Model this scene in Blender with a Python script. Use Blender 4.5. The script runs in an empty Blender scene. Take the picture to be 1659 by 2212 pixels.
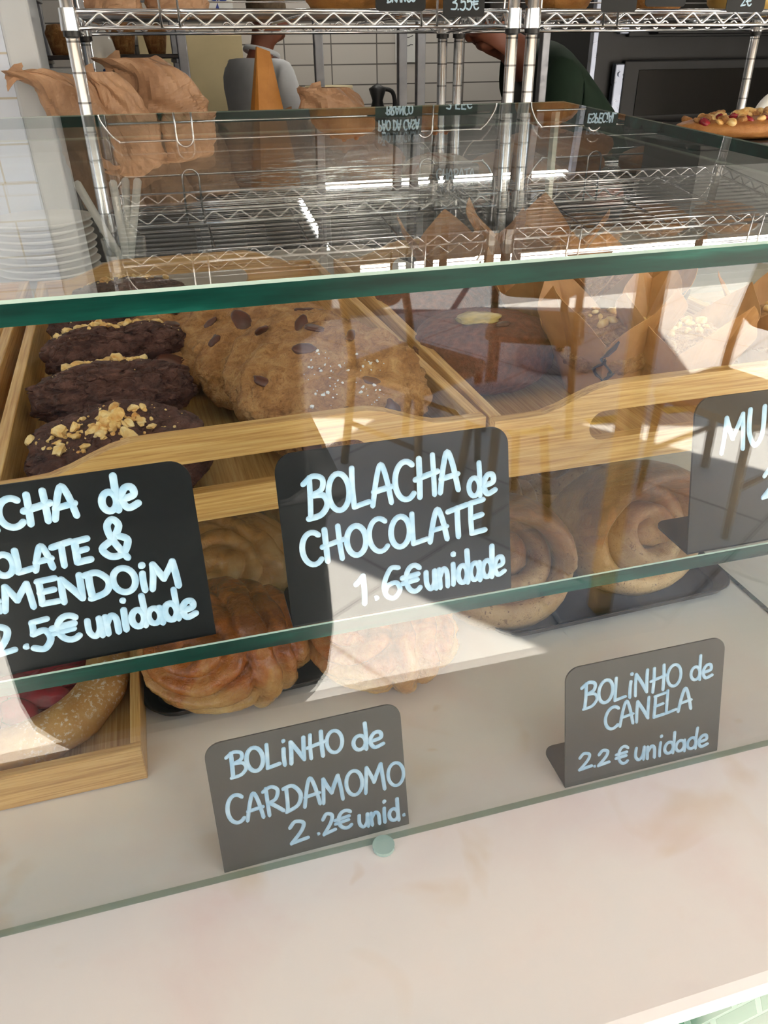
import bpy, bmesh, math, random
from mathutils import Vector, Matrix, noise, Euler
from mathutils.bvhtree import BVHTree
from mathutils.geometry import tessellate_polygon
PI = math.pi
random.seed(7)
SC = bpy.context.scene
COL = SC.collection

# ------------------------------------------------------------------ camera
RW = Matrix(((0.9638, 0.1455, -0.2236), (-0.2665, 0.4896, -0.8302), (-0.0113, 0.8597, 0.5107)))
CAM = Vector((0, 0, 1.55))
FPX = 1665.0
cam = bpy.data.cameras.new('camera'); cam.sensor_width = 36; cam.lens = FPX / 2212 * 36
cam.clip_start = 0.02; cam.clip_end = 200
co = bpy.data.objects.new('camera', cam); COL.objects.link(co)
q = RW.to_quaternion(); q.normalize()
co.matrix_world = Matrix.Translation(CAM) @ q.to_matrix().to_4x4()
SC.camera = co
def ray(px, py):
    return RW @ Vector((px - 829.5, -(py - 1106.0), -FPX))
def at(px, py, z):            # where a sight line meets a level surface
    r = ray(px, py); return CAM + r * ((z - CAM.z) / r.z)
def aty(px, py, y):           # where it meets an upright plane parallel to the shop front
    r = ray(px, py); return CAM + r * (y / r.y)

# ------------------------------------------------------------------ world, sun, exposure
SUN = Vector((0.30, -0.52, 0.80)).normalized()
w = bpy.data.worlds.new('sky'); SC.world = w; w.use_nodes = True
nt = w.node_tree; bg = nt.nodes['Background']
sky = nt.nodes.new('ShaderNodeTexSky'); sky.sky_type = 'NISHITA'; sky.sun_disc = False
sky.sun_elevation = math.asin(SUN.z); sky.sun_rotation = math.atan2(SUN.x, SUN.y)
tint = nt.nodes.new('ShaderNodeMix'); tint.data_type = 'RGBA'; tint.blend_type = 'MULTIPLY'; tint.inputs[0].default_value = 1.0
tint.inputs[7].default_value = (1.0, 0.90, 0.80, 1); nt.links.new(sky.outputs[0], tint.inputs[6]); nt.links.new(tint.outputs[2], bg.inputs[0]); bg.inputs[1].default_value = 0.52
sun = bpy.data.lights.new('sun', 'SUN'); sun.energy = 30.0; sun.angle = 0.0095; sun.color = (1, 0.94, 0.84)
so = bpy.data.objects.new('sun', sun); COL.objects.link(so)
so.rotation_euler = SUN.to_track_quat('Z', 'Y').to_euler()
so.location = (3, -6, 9)
SC.view_settings.view_transform = 'Standard'; SC.view_settings.look = 'None'
SC.view_settings.exposure = 0.85; SC.view_settings.gamma = 1; SC.view_settings.use_curve_mapping = False
cy = SC.cycles
cy.transparent_max_bounces = 48; cy.max_bounces = 10; cy.diffuse_bounces = 5; cy.glossy_bounces = 6
cy.caustics_reflective = False; cy.caustics_refractive = False; cy.sample_clamp_indirect = 5.0

# ------------------------------------------------------------------ helpers
def link(o, parent=None):
    COL.objects.link(o)
    if parent is not None: o.parent = parent
    return o
def tag(o, label=None, cat=None, group=None, kind=None):
    if label: o['label'] = label
    if cat: o['category'] = cat
    if group: o['group'] = group
    if kind: o['kind'] = kind
    return o
def empty(name, loc=(0, 0, 0), rz=0.0, label=None, cat=None, group=None):
    o = bpy.data.objects.new(name, None); COL.objects.link(o)
    o.location = loc; o.rotation_euler = (0, 0, rz); o.empty_display_size = 0.02
    return tag(o, label, cat, group)
def obj(name, bm, mats, parent=None, smooth=False):
    me = bpy.data.meshes.new(name)
    if isinstance(bm, tuple):
        me.from_pydata(bm[0], [], bm[1])
    else:
        bm.to_mesh(me); bm.free()
    for m in (mats if isinstance(mats, (list, tuple)) else [mats]): me.materials.append(m)
    if smooth:
        for p in me.polygons: p.use_smooth = True
    return link(bpy.data.objects.new(name, me), parent)
def copy_tree(o, parent=None):
    c = o.copy(); COL.objects.link(c)
    if parent is not None: c.parent = parent
    for ch in list(o.children): copy_tree(ch, c)
    return c
def B(): return bmesh.new()
def box(bm, lo, hi, bev=0.0, mi=0):
    vs = [bm.verts.new((x, y, z)) for x in (lo[0], hi[0]) for y in (lo[1], hi[1]) for z in (lo[2], hi[2])]
    fs = [bm.faces.new([vs[i] for i in f]) for f in ((0, 1, 3, 2), (4, 6, 7, 5), (0, 4, 5, 1), (2, 3, 7, 6), (0, 2, 6, 4), (1, 5, 7, 3))]
    for f in fs: f.material_index = mi
    if bev:
        es = list({e for f in fs for e in f.edges})
        bmesh.ops.bevel(bm, geom=es, offset=bev, segments=2, profile=0.5, affect='EDGES')
    return vs
def tube(bm, pts, r, n=8, closed=False, rad=None, flat=None, up=None):
    """sweep a round (or, with flat=(a,b), elliptical) section along pts"""
    pts = [Vector(p) for p in pts]; N = len(pts); rings = []
    prev = None
    for i, p in enumerate(pts):
        a = pts[(i - 1) % N] if (closed or i > 0) else p
        b = pts[(i + 1) % N] if (closed or i < N - 1) else p
        t = (b - a).normalized()
        if up is not None: u = (up(p) if callable(up) else Vector(up))
        elif prev is not None: u = prev
        else: u = Vector((0, 0, 1)) if abs(t.z) < 0.9 else Vector((1, 0, 0))
        s = t.cross(u)
        if s.length < 1e-6: s = t.cross(Vector((0.3, 1, 0.2)))
        s.normalize(); v = s.cross(t).normalized(); prev = v
        k = rad[i] if rad else 1.0
        ra, rb = (flat if flat else (r, r))
        rings.append([bm.verts.new(p + s * (ra * k * math.cos(2 * PI * j / n)) + v * (rb * k * math.sin(2 * PI * j / n))) for j in range(n)])
    M = N if closed else N - 1
    for i in range(M):
        A, C = rings[i], rings[(i + 1) % N]
        for j in range(n): bm.faces.new((A[j], A[(j + 1) % n], C[(j + 1) % n], C[j]))
    if not closed:
        bm.faces.new(rings[0][::-1]); bm.faces.new(rings[-1])
def cyl(bm, c, r, z0, z1, n=24, r1=None):
    tube(bm, [(c[0], c[1], z0), (c[0], c[1], z1)], r, n, rad=[1, (r1 / r if r1 else 1)])
def lathe(bm, prof, n=40, c=(0, 0, 0)):
    rings = []
    for (r, z) in prof:
        if r < 1e-6: rings.append([bm.verts.new((c[0], c[1], c[2] + z))])
        else: rings.append([bm.verts.new((c[0] + r * math.cos(2 * PI * j / n), c[1] + r * math.sin(2 * PI * j / n), c[2] + z)) for j in range(n)])
    for A, C in zip(rings, rings[1:]):
        for j in range(n):
            k = (j + 1) % n
            if len(A) == 1 and len(C) == 1: continue
            if len(A) == 1: bm.faces.new((A[0], C[k], C[j]))
            elif len(C) == 1: bm.faces.new((A[j], A[k], C[0]))
            else: bm.faces.new((A[j], A[k], C[k], C[j]))
def plate(bm, loops, th, f, mi_face=0, mi_edge=0):
    """polygon with holes, given thickness; f(u, v, w) maps to space"""
    flat = [p for l in loops for p in l]
    tris = tessellate_polygon([[Vector((p[0], p[1], 0)) for p in l] for l in loops])
    a = [bm.verts.new(f(p[0], p[1], 0)) for p in flat]; b = [bm.verts.new(f(p[0], p[1], th)) for p in flat]
    for t in tris:
        for vs in ([a[i] for i in t], [b[i] for i in reversed(t)]):
            try: bm.faces.new(vs).material_index = mi_face
            except ValueError: pass
    o = 0
    for l in loops:
        n = len(l)
        for i in range(n):
            j = (i + 1) % n
            try: bm.faces.new((a[o + i], a[o + j], b[o + j], b[o + i])).material_index = mi_edge
            except ValueError: pass
        o += n
    bmesh.ops.recalc_face_normals(bm, faces=bm.faces[:])
def rrect(x0, y0, x1, y1, r, n=6, which=(1, 1, 1, 1)):
    out = []
    for (cx, cy_, a0, k) in ((x0 + r, y0 + r, PI, 0), (x1 - r, y0 + r, 1.5 * PI, 1), (x1 - r, y1 - r, 0, 2), (x0 + r, y1 - r, PI / 2, 3)):
        if which[k]:
            for i in range(n + 1):
                a = a0 + PI / 2 * i / n; out.append((cx + r * math.cos(a), cy_ + r * math.sin(a)))
        else:
            out.append(((x0, x1, x1, x0)[k], (y0, y0, y1, y1)[k]))
    return out
def fr(p, oct=4, lac=2.1):
    v = 0.0; a = 1.0; q_ = Vector(p)
    for _ in range(oct):
        v += a * noise.noise(q_); q_ = q_ * lac + Vector((3.1, 1.7, 5.3)); a *= 0.5
    return v
def lump(rx, ry, rz, nu=64, nv=34, e=1.0, amp=0.06, freq=3.0, seed=0.0, crack=0.0, cfreq=5.0, outline=0.0, flatb=0.0, fine=0.0):
    """dough-like rounded lump as (verts, faces); e<1 squarer side profile"""
    V = []; F = []; sd = Vector((seed * 7.13, seed * 3.71, seed * 5.57))
    def sp(x, k): return math.copysign(abs(x) ** k, x)
    for i in range(nv + 1):
        ph = -PI / 2 + PI * i / nv
        for j in range(nu):
            th = 2 * PI * j / nu
            d = Vector((sp(math.cos(ph), e) * math.cos(th), sp(math.cos(ph), e) * math.sin(th), sp(math.sin(ph), e)))
            nd = Vector((math.cos(ph) * math.cos(th), math.cos(ph) * math.sin(th), math.sin(ph)))
            k = 1 + amp * fr(nd * freq + sd, 4)
            if outline: k *= 1 + outline * noise.noise(Vector((math.cos(th) * 1.4, math.sin(th) * 1.4, seed * 3)))
            if fine: k += fine * noise.noise(nd * 22 + sd)
            if crack:
                dd, _p = noise.voronoi(nd * cfreq + sd + Vector((fr(nd * 4, 2), fr(nd * 4 + sd, 2), 0)) * 0.35)
                g = dd[1] - dd[0]; k -= crack * max(0, 1 - g * 6.5)
            p = Vector((d.x * rx * k, d.y * ry * k, d.z * rz * k))
            if flatb and p.z < -rz * flatb: p.z = -rz * flatb + (p.z + rz * flatb) * 0.1
            V.append(p)
    for i in range(nv):
        for j in range(nu):
            a = i * nu + j; b = i * nu + (j + 1) % nu; F.append((a, b, b + nu, a + nu))
    return V, F
def bvh(V, F, M=None): return BVHTree.FromPolygons([(M @ v if M else v) for v in V], F)
def blob(bm, c, r, sc=(1, 1, 1), seed=0.0, rot=None, sub=2, amp=0.25, sharp=1.5):
    res = bmesh.ops.create_icosphere(bm, subdivisions=sub, radius=1.0)
    M = (rot if rot is not None else Matrix.Identity(3))
    for v in res['verts']:
        k = 1 + amp * noise.noise(v.co * sharp + Vector((seed * 5.1, seed * 2.3, seed)))
        p = Vector((v.co.x * sc[0], v.co.y * sc[1], v.co.z * sc[2])) * (k * r)
        v.co = M @ p + Vector(c)
def cat(pts, n=5, closed=False):
    pts = [Vector(p) for p in pts]; out = []; N = len(pts)
    for i in range(N if closed else N - 1):
        if closed: p0, p1, p2, p3 = (pts[(i + k) % N] for k in (-1, 0, 1, 2))
        else: p0 = pts[max(0, i - 1)]; p1 = pts[i]; p2 = pts[i + 1]; p3 = pts[min(N - 1, i + 2)]
        for k in range(n):
            t = k / n
            out.append(0.5 * ((2 * p1) + (p2 - p0) * t + (2 * p0 - 5 * p1 + 4 * p2 - p3) * t * t + (3 * p1 - p0 - 3 * p2 + p3) * t ** 3))
    if not closed: out.append(pts[-1])
    return out

# ------------------------------------------------------------------ materials
class N_:
    def __init__(s, name):
        s.m = bpy.data.materials.new(name); s.m.use_nodes = True; s.t = s.m.node_tree
        s.b = s.t.nodes['Principled BSDF']; s.out = s.t.nodes['Material Output']
    def n(s, typ, **kw):
        o = s.t.nodes.new('ShaderNode' + typ)
        for k, v in kw.items(): setattr(o, k, v)
        return o
    def l(s, a, b): s.t.links.new(a, b)
    def coords(s, scale=(1, 1, 1), space='Object', rot=(0, 0, 0)):
        tc = s.n('TexCoord'); mp = s.n('Mapping'); mp.inputs['Scale'].default_value = scale; mp.inputs['Rotation'].default_value = rot
        s.l(tc.outputs[space], mp.inputs['Vector']); return mp.outputs['Vector']
    def noise(s, vec, scale, detail=4, rough=0.55, dist=0.0):
        o = s.n('TexNoise'); o.inputs['Scale'].default_value = scale; o.inputs['Detail'].default_value = detail
        o.inputs['Roughness'].default_value = rough; o.inputs['Distortion'].default_value = dist
        s.l(vec, o.inputs['Vector']); return o.outputs['Fac']
    def ramp(s, fac, stops):
        o = s.n('ValToRGB'); e = o.color_ramp.elements
        while len(e) < len(stops): e.new(0.5)
        for el, (p, c) in zip(e, stops): el.position = p; el.color = (c[0], c[1], c[2], 1) if not isinstance(c, (int, float)) else (c, c, c, 1)
        s.l(fac, o.inputs['Fac']); return o.outputs['Color']
    def mix(s, fac, a, b, blend='MIX'):
        o = s.n('Mix', data_type='RGBA', blend_type=blend)
        for soc, v in ((o.inputs[0], fac), (o.inputs[6], a), (o.inputs[7], b)):
            if isinstance(v, (int, float)): soc.default_value = v
            elif isinstance(v, tuple): soc.default_value = (v[0], v[1], v[2], 1)
            else: s.l(v, soc)
        return o.outputs[2]
    def math(s, op, a, b=0.0):
        o = s.n('Math', operation=op)
        for soc, v in ((o.inputs[0], a), (o.inputs[1], b)):
            if isinstance(v, (int, float)): soc.default_value = v
            else: s.l(v, soc)
        return o.outputs[0]
    def bump(s, h, strength=0.3, dist=0.002):
        o = s.n('Bump'); o.inputs['Strength'].default_value = strength; o.inputs['Distance'].default_value = dist
        s.l(h, o.inputs['Height']); s.l(o.outputs[0], s.b.inputs['Normal'])
    def set(s, col=None, rough=None, metal=None, spec=None, coat=None, trans=None, sss=None):
        b = s.b.inputs
        if col is not None:
            if isinstance(col, tuple): b['Base Color'].default_value = (col[0], col[1], col[2], 1)
            else: s.l(col, b['Base Color'])
        for k, v in (('Roughness', rough), ('Metallic', metal), ('Specular IOR Level', spec), ('Coat Weight', coat), ('Transmission Weight', trans), ('Subsurface Weight', sss)):
            if v is None: continue
            if isinstance(v, (int, float)): b[k].default_value = v
            else: s.l(v, b[k])
        return s.m
def srgb(r, g, b):
    f = lambda c: (c / 255 / 12.92) if c <= 10 else ((c / 255 + 0.055) / 1.055) ** 2.4
    return (f(r), f(g), f(b))
def plain(name, col, rough=0.5, metal=0.0, var=0.12, scale=20, bump=0.0):
    s = N_(name); v = s.coords(); f = s.noise(v, scale, 4)
    c = s.ramp(f, [(0.3, tuple(x * (1 - var) for x in col)), (0.7, tuple(min(1, x * (1 + var)) for x in col))])
    if bump: s.bump(f, bump, 0.002)
    return s.set(c, rough, metal)
def glassmat(name, tint, gloss=1.0):
    s = N_(name); s.t.nodes.remove(s.b)
    tr = s.n('BsdfTransparent'); tr.inputs[0].default_value = (*tint, 1)
    gl = s.n('BsdfGlossy'); gl.inputs['Roughness'].default_value = 0.0; gl.inputs[0].default_value = (gloss, gloss, gloss, 1)
    lw = s.n('LayerWeight'); lw.inputs['Blend'].default_value = 0.5
    p = s.math('POWER', lw.outputs['Facing'], 5.0); f = s.math('ADD', s.math('MULTIPLY', p, 0.96), 0.042)
    mx = s.n('MixShader'); s.l(f, mx.inputs[0]); s.l(tr.outputs[0], mx.inputs[1]); s.l(gl.outputs[0], mx.inputs[2])
    s.l(mx.outputs[0], s.out.inputs[0]); return s.m
def bamboo(name, axis, dark=1.0):
    s = N_(name); sc = [150, 150, 150]; sc[axis] = 4.0
    v = s.coords(tuple(sc)); f = s.noise(v, 3.0, 5, 0.6, 0.3)
    sc2 = [22, 22, 22]; sc2[axis] = 0.8; v2 = s.coords(tuple(sc2)); g = s.noise(v2, 3.2, 3)
    c1 = s.ramp(f, [(0.3, tuple(x * dark for x in srgb(184, 130, 66))), (0.5, tuple(x * dark for x in srgb(222, 174, 104))), (0.72, tuple(x * dark for x in srgb(240, 202, 138)))])
    c2 = s.ramp(g, [(0.35, (0.80, 0.76, 0.70)), (0.65, (1.0, 1.0, 1.0))])
    s.bump(f, 0.15, 0.001)
    return s.set(s.mix(1.0, c1, c2, 'MULTIPLY'), 0.42)
M = {}
M['bambooX'] = bamboo('bamboo_along', 0); M['bambooY'] = bamboo('bamboo_deep', 1); M['bambooFloor'] = bamboo('bamboo_floor', 1, 0.78)
M['glass'] = glassmat('clear_glass', (0.955, 0.975, 0.968))
def top_glass():
    """clear pane with a wiped smear and fine dust on its upper side"""
    m = glassmat('dusty_clear_glass', (0.955, 0.975, 0.968)); t = m.node_tree; n = N_.__new__(N_); n.m = m; n.t = t
    out = t.nodes['Material Output']; mix0 = out.inputs[0].links[0].from_node
    v = n.coords((1, 1, 1)); st = n.coords((14, 60, 1), 'Object', (0, 0, 0.35)); f = n.noise(st, 2.0, 5, 0.7, 0.4)
    d = n.n('VectorMath', operation='DISTANCE'); d.inputs[1].default_value = SMEAR; n.l(v, d.inputs[0])
    fall = n.ramp(n.math('MULTIPLY', d.outputs['Value'], 7.5), [(0.25, 1.0), (1.0, 0.0)])
    smear = n.math('MULTIPLY', n.ramp(f, [(0.50, 0.0), (0.60, 1.0)]), n.math('MULTIPLY', fall, 0.55))
    dust = n.math('MULTIPLY', n.ramp(n.noise(v, 900, 1), [(0.76, 0.0), (0.80, 1.0)]), 0.22)
    haze = n.math('MULTIPLY', n.noise(v, 6, 3), 0.012)
    df = n.n('BsdfDiffuse'); df.inputs[0].default_value = (0.72, 0.72, 0.66, 1)
    gs = n.n('BsdfGlossy'); gs.inputs['Roughness'].default_value = 0.30; gs.inputs[0].default_value = (0.85, 0.85, 0.8, 1)
    mx = n.n('MixShader'); n.l(n.math('MAXIMUM', dust, haze), mx.inputs[0]); n.l(mix0.outputs[0], mx.inputs[1]); n.l(df.outputs[0], mx.inputs[2])
    m2 = n.n('MixShader'); n.l(smear, m2.inputs[0]); n.l(mx.outputs[0], m2.inputs[1]); n.l(gs.outputs[0], m2.inputs[2]); n.l(m2.outputs[0], out.inputs[0]); return m
SMEAR = (-0.165, 0.112, 0.47)
M['topglass'] = top_glass()
M['glass_tumbler'] = glassmat('tumbler_glass', (0.93, 0.95, 0.95))
def glass_edge():
    s = N_('green_glass_edge'); v = s.coords((3, 30, 30)); f = s.noise(v, 3, 4, 0.6)
    c = s.ramp(f, [(0.3, (0.001, 0.012, 0.009)), (0.55, (0.002, 0.030, 0.022)), (0.8, (0.010, 0.095, 0.068))])
    s.b.inputs['IOR'].default_value = 1.5
    return s.set(c, 0.25, 0, 0.2)
M['gedge'] = glass_edge()
def pale_edge():
    s = N_('pale_polished_glass_edge'); v = s.coords((4, 4, 40)); f = s.noise(v, 3, 3)
    return s.set(s.ramp(f, [(0.3, srgb(200, 205, 190)), (0.7, srgb(235, 232, 215))]), 0.15, 0, 0.7)
M['paleedge'] = pale_edge()
def marble():
    s = N_('pink_cream_marble'); v = s.coords((1, 1, 1))
    big = s.noise(v, 5.0, 5, 0.55, 0.4); mid = s.noise(v, 9.0, 3, 0.5, 0.8); sp = s.noise(v, 24.0, 2, 0.5, 0.5)
    base = s.ramp(big, [(0.30, srgb(226, 205, 196)), (0.5, srgb(229, 219, 209)), (0.68, srgb(224, 219, 211))])
    veins = s.ramp(mid, [(0.62, 0.0), (0.74, 1.0)]); spots = s.ramp(sp, [(0.70, 0.0), (0.80, 1.0)])
    a = s.mix(s.math('MULTIPLY', veins, 0.40), base, srgb(211, 180, 140))
    a = s.mix(s.math('MULTIPLY', spots, 0.5), a, srgb(205, 168, 120))
    return s.set(a, 0.16, 0, 0.5)
M['marble'] = marble()
def brick(name, c1, c2, mortar, w_, h_, m_, rough=0.25, rot=(PI / 2, 0, 0), bumpy=0.4, off=0.5):
    s = N_(name); v = s.coords((1, 1, 1), 'Object', rot)
    b = s.n('TexBrick'); b.offset = off; b.inputs['Scale'].default_value = 1.0
    b.inputs['Brick Width'].default_value = w_; b.inputs['Row Height'].default_value = h_; b.inputs['Mortar Size'].default_value = m_
    for k, c in (('Color1', c1), ('Color2', c2), ('Mortar', mortar)): b.inputs[k].default_value = (*c, 1)
    s.l(v, b.inputs['Vector'])
    inv = s.math('SUBTRACT', 1.0, b.outputs['Fac']); s.bump(inv, bumpy, 0.002)
    return s.set(b.outputs['Color'], rough)
M['whitetile'] = brick('white_glazed_tile', srgb(226, 236, 254), srgb(216, 228, 250), srgb(196, 192, 184), 0.155, 0.078, 0.002, 0.2)
M['kitchentile'] = brick('kitchen_wall_tile', srgb(206, 200, 194), srgb(198, 192, 186), srgb(104, 100, 96), 0.30, 0.115, 0.004, 0.25, (PI / 2, 0, 0), 0.4, 0.0)
M['greentile'] = brick('green_glazed_tile', srgb(14, 62, 42), srgb(24, 80, 56), srgb(70, 104, 88), 0.036, 0.031, 0.0022, 0.05, (PI / 2, 0, 0.35), 0.9)
M['greentile'].node_tree.nodes['Principled BSDF'].inputs['Specular IOR Level'].default_value = 0.03
M['greentile'].node_tree.nodes['Principled BSDF'].inputs['Roughness'].default_value = 0.12
def metal(name, col, rough, bands=None):
    s = N_(name); v = s.coords((1, 1, 1)); f = s.noise(v, 60, 3)
    r = rough if bands else s.ramp(f, [(0.3, max(0.02, rough * 0.7)), (0.7, rough * 1.3)])
    c = col
    if bands:
        sx = s.n('SeparateXYZ'); s.l(v, sx.inputs[0])
        fr_ = s.math('FRACT', s.math('MULTIPLY', sx.outputs[2], 1 / bands))
        k = s.math('LESS_THAN', fr_, 0.07); c = s.mix(k, col, tuple(x * 0.35 for x in col))
    return s.set(c, r, 1.0)
M['greyedge'] = glassmat('pale_green_glass_edge', (0.62, 0.72, 0.66))
M['bevel'] = plain('polished_glass_bevel', srgb(170, 190, 176), 0.08, 0, 0.1, 20)
M['chrome'] = metal('chromed_wire', (0.80, 0.81, 0.83), 0.16)
M['post'] = metal('chromed_grooved_post', (0.95, 0.96, 0.98), 0.22, 0.0508)
M['steel'] = plain('brushed_steel', srgb(206, 190, 150), 0.35, 0.35, 0.06, 5)
M['greymetal'] = metal('grey_steel_upright', (0.30, 0.31, 0.34), 0.45)
M['darktray'] = plain('dark_baking_tray', (0.055, 0.045, 0.042), 0.42, 0.35, 0.2, 30)
M['black'] = plain('black_plastic', (0.012, 0.012, 0.013), 0.4)
M['oven'] = plain('dark_oven_steel', (0.010, 0.011, 0.013), 0.55, 0.0, 0.3, 8)
M['ovenglass'] = plain('dark_oven_glass', (0.006, 0.005, 0.004), 0.12)
M['hinge'] = metal('blue_grey_hinge', (0.36, 0.40, 0.50), 0.35)
def signmat(name, col):
    s = N_(name); v = s.coords(); f = s.noise(v, 6, 3); g = s.noise(v, 420, 2)
    c = s.ramp(f, [(0.3, tuple(x * 0.9 for x in col)), (0.7, tuple(x * 1.12 for x in col))])
    dots = s.ramp(g, [(0.84, 0.0), (0.88, 0.25)])
    return s.set(s.mix(dots, c, (0.25, 0.25, 0.25)), 0.42, 0, 0.25)
M['signdark'] = signmat('black_chalk_board', (0.004, 0.005, 0.006))
M['signgrey'] = signmat('grey_black_chalk_board', (0.068, 0.062, 0.056))
def paint():
    s = N_('pale_blue_white_paint_pen'); v = s.coords(); f = s.noise(v, 130, 3)
    return s.set(s.ramp(f, [(0.3, srgb(150, 186, 212)), (0.7, srgb(192, 214, 230))]), 0.5)
M['paint'] = paint()
def kraft(name, a, b, rough=0.62, bump=0.35):
    s = N_(name); v = s.coords(); f = s.noise(v, 14, 5, 0.6); g = s.noise(v, 160, 3)
    s.bump(s.math('ADD', s.math('MULTIPLY', f, 0.8), s.math('MULTIPLY', g, 0.1)), bump, 0.006)
    return s.set(s.ramp(f, [(0.3, a), (0.7, b)]), rough)
M['kraft'] = kraft('kraft_paper', srgb(160, 120, 90), srgb(204, 164, 130), 0.5)
M['kraftorange'] = kraft('amber_kraft_paper', srgb(176, 112, 40), srgb(206, 142, 66), 0.55, 0.12)
M['parchment'] = kraft('brown_baking_paper', srgb(168, 112, 64), srgb(204, 152, 98), 0.5, 0.12)
def choc_dough():
    s = N_('dark_chocolate_dough'); v = s.coords(); f = s.noise(v, 70, 6, 0.7, 0.4); g = s.noise(v, 700, 4, 0.7); d = s.noise(v, 900, 2)
    c = s.ramp(f, [(0.3, srgb(62, 33, 26)), (0.5, srgb(98, 58, 47)), (0.72, srgb(128, 84, 70))])
    c = s.mix(s.ramp(d, [(0.70, 0.0), (0.76, 0.55)]), c, srgb(150, 108, 88))
    c = s.mix(s.ramp(g, [(0.34, 0.6), (0.44, 0.0)]), c, srgb(30, 14, 10))
    vo = s.n('TexVoronoi', feature='DISTANCE_TO_EDGE'); vo.inputs['Scale'].default_value = 38
    wv = s.n('VectorMath', operation='ADD'); nz = s.n('TexNoise'); nz.inputs['Scale'].default_value = 60; s.l(v, nz.inputs['Vector'])
    sc = s.n('VectorMath', operation='SCALE'); sc.inputs['Scale'].default_value = 0.03; s.l(nz.outputs['Color'], sc.inputs[0]); s.l(v, wv.inputs[0]); s.l(sc.outputs[0], wv.inputs[1]); s.l(wv.outputs[0], vo.inputs['Vector'])
    cr = s.ramp(vo.outputs['Distance'], [(0.0, 0.0), (0.07, 1.0)])
    s.bump(s.math('ADD', s.math('ADD', f, s.math('MULTIPLY', g, 0.30)), s.math('MULTIPLY', cr, 0.45)), 0.9, 0.006); return s.set(c, 0.62)
M['chocdough'] = choc_dough()
def cookie_dough():
    s = N_('golden_cookie_dough'); v = s.coords(); f = s.noise(v, 60, 6, 0.65, 0.8); g = s.noise(v, 520, 4, 0.7); h = s.noise(v, 150, 5, 0.65, 1.6)
    c = s.ramp(f, [(0.30, srgb(148, 94, 48)), (0.48, srgb(192, 134, 76)), (0.68, srgb(220, 170, 112))])
    c = s.mix(s.ramp(h, [(0.55, 0.0), (0.70, 0.55)]), c, srgb(126, 72, 34))
    c = s.mix(s.ramp(g, [(0.34, 0.5), (0.44, 0.0)]), c, srgb(120, 70, 34))
    s.bump(s.math('ADD', s.math('ADD', f, s.math('MULTIPLY', h, 0.7)), s.math('MULTIPLY', g, 0.35)), 0.9, 0.006); return s.set(c, 0.62)
M['cookiedough'] = cookie_dough()
M['chip'] = plain('chocolate_chunk', srgb(88, 48, 36), 0.35, 0, 0.3, 60, 0.3)
def nutmat():
    s = N_('roasted_peanut'); v = s.coords(); f = s.noise(v, 90, 3)
    return s.set(s.ramp(f, [(0.3, srgb(206, 140, 66)), (0.5, srgb(232, 190, 118)), (0.7, srgb(244, 218, 160))]), 0.45)
M['nut'] = nutmat()
M['salt'] = plain('salt_flakes', (0.85, 0.84, 0.82), 0.3)
def cake():
    s = N_('brown_cake_crumb'); v = s.coords(); f = s.noise(v, 110, 6, 0.7); g = s.noise(v, 800, 3)
    s.bump(s.math('ADD', f, s.math('MULTIPLY', g, 0.6)), 0.7, 0.004)
    return s.set(s.ramp(f, [(0.3, srgb(84, 40, 22)), (0.6, srgb(128, 68, 42)), (0.8, srgb(148, 84, 56))]), 0.65)
M['cake'] = cake()
M['slice'] = plain('dried_pale_slice', srgb(190, 164, 96), 0.35, 0, 0.25, 80, 0.3)
def crust(name, lo, hi, z0, z1, rough=0.28, wr=0.5, spk=None):
    """baked dough: pale low, browned on top, fixed to the bun itself"""
    s = N_(name); v = s.coords(); sx = s.n('SeparateXYZ'); s.l(v, sx.inputs[0])
    f = s.noise(v, 28, 5, 0.6, 0.5); g = s.noise(v, 160, 4, 0.6, 1.8)
    z = s.n('MapRange'); z.inputs['From Min'].default_value = z0; z.inputs['From Max'].default_value = z1
    s.l(sx.outputs[2], z.inputs['Value'])
    k = s.math('ADD', z.outputs[0], s.math('MULTIPLY', s.math('SUBTRACT', f, 0.5), 1.3))
    c = s.ramp(k, [(0.0, lo), (0.45, tuple((a + b) / 2 for a, b in zip(lo, hi))), (0.85, hi), (1.0, tuple(x * 0.55 for x in hi))])
    if spk: c = s.mix(s.ramp(s.noise(v, 190, 4, 0.7, 1.0), [(0.58, 0.0), (0.66, 0.8)]), c, spk)
    s.b.inputs['Coat Roughness'].default_value = 0.12; s.bump(g, wr, 0.003); return s.set(c, rough, 0, 0.5, 0.35 if rough < 0.3 else 0.0)
M['bun'] = crust('glazed_bun_crust', srgb(232, 188, 112), srgb(176, 92, 24), -0.005, 0.080, 0.18, 0.9)
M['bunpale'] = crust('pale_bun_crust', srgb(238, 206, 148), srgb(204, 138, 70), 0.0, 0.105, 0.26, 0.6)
M['cinbun'] = crust('cinnamon_bun_crust', srgb(220, 182, 128), srgb(152, 88, 46), 0.02, 0.115, 0.34, 0.6, srgb(110, 56, 28))
M['bread'] = crust('loaf_crust', srgb(196, 140, 76), srgb(150, 84, 34), -0.05, 0.10, 0.5, 0.7)
M['seedbread'] = crust('seeded_loaf_crust', srgb(186, 128, 66), srgb(140, 80, 36), -0.05, 0.10, 0.6, 1.0, srgb(220, 190, 130))
M['cornbread'] = plain('pale_yellow_loaf', srgb(226, 190, 110), 0.6, 0, 0.12, 20, 0.4)
def floury():
    s = N_('floured_loaf_crust'); v = s.coords(); f = s.noise(v, 14, 5, 0.65, 0.6)
    s.bump(f, 0.6, 0.006)
    return s.set(s.ramp(f, [(0.40, srgb(156, 96, 50)), (0.5, srgb(226, 214, 196)), (0.7, srgb(238, 230, 216))]), 0.8)
M['floury'] = floury()
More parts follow.
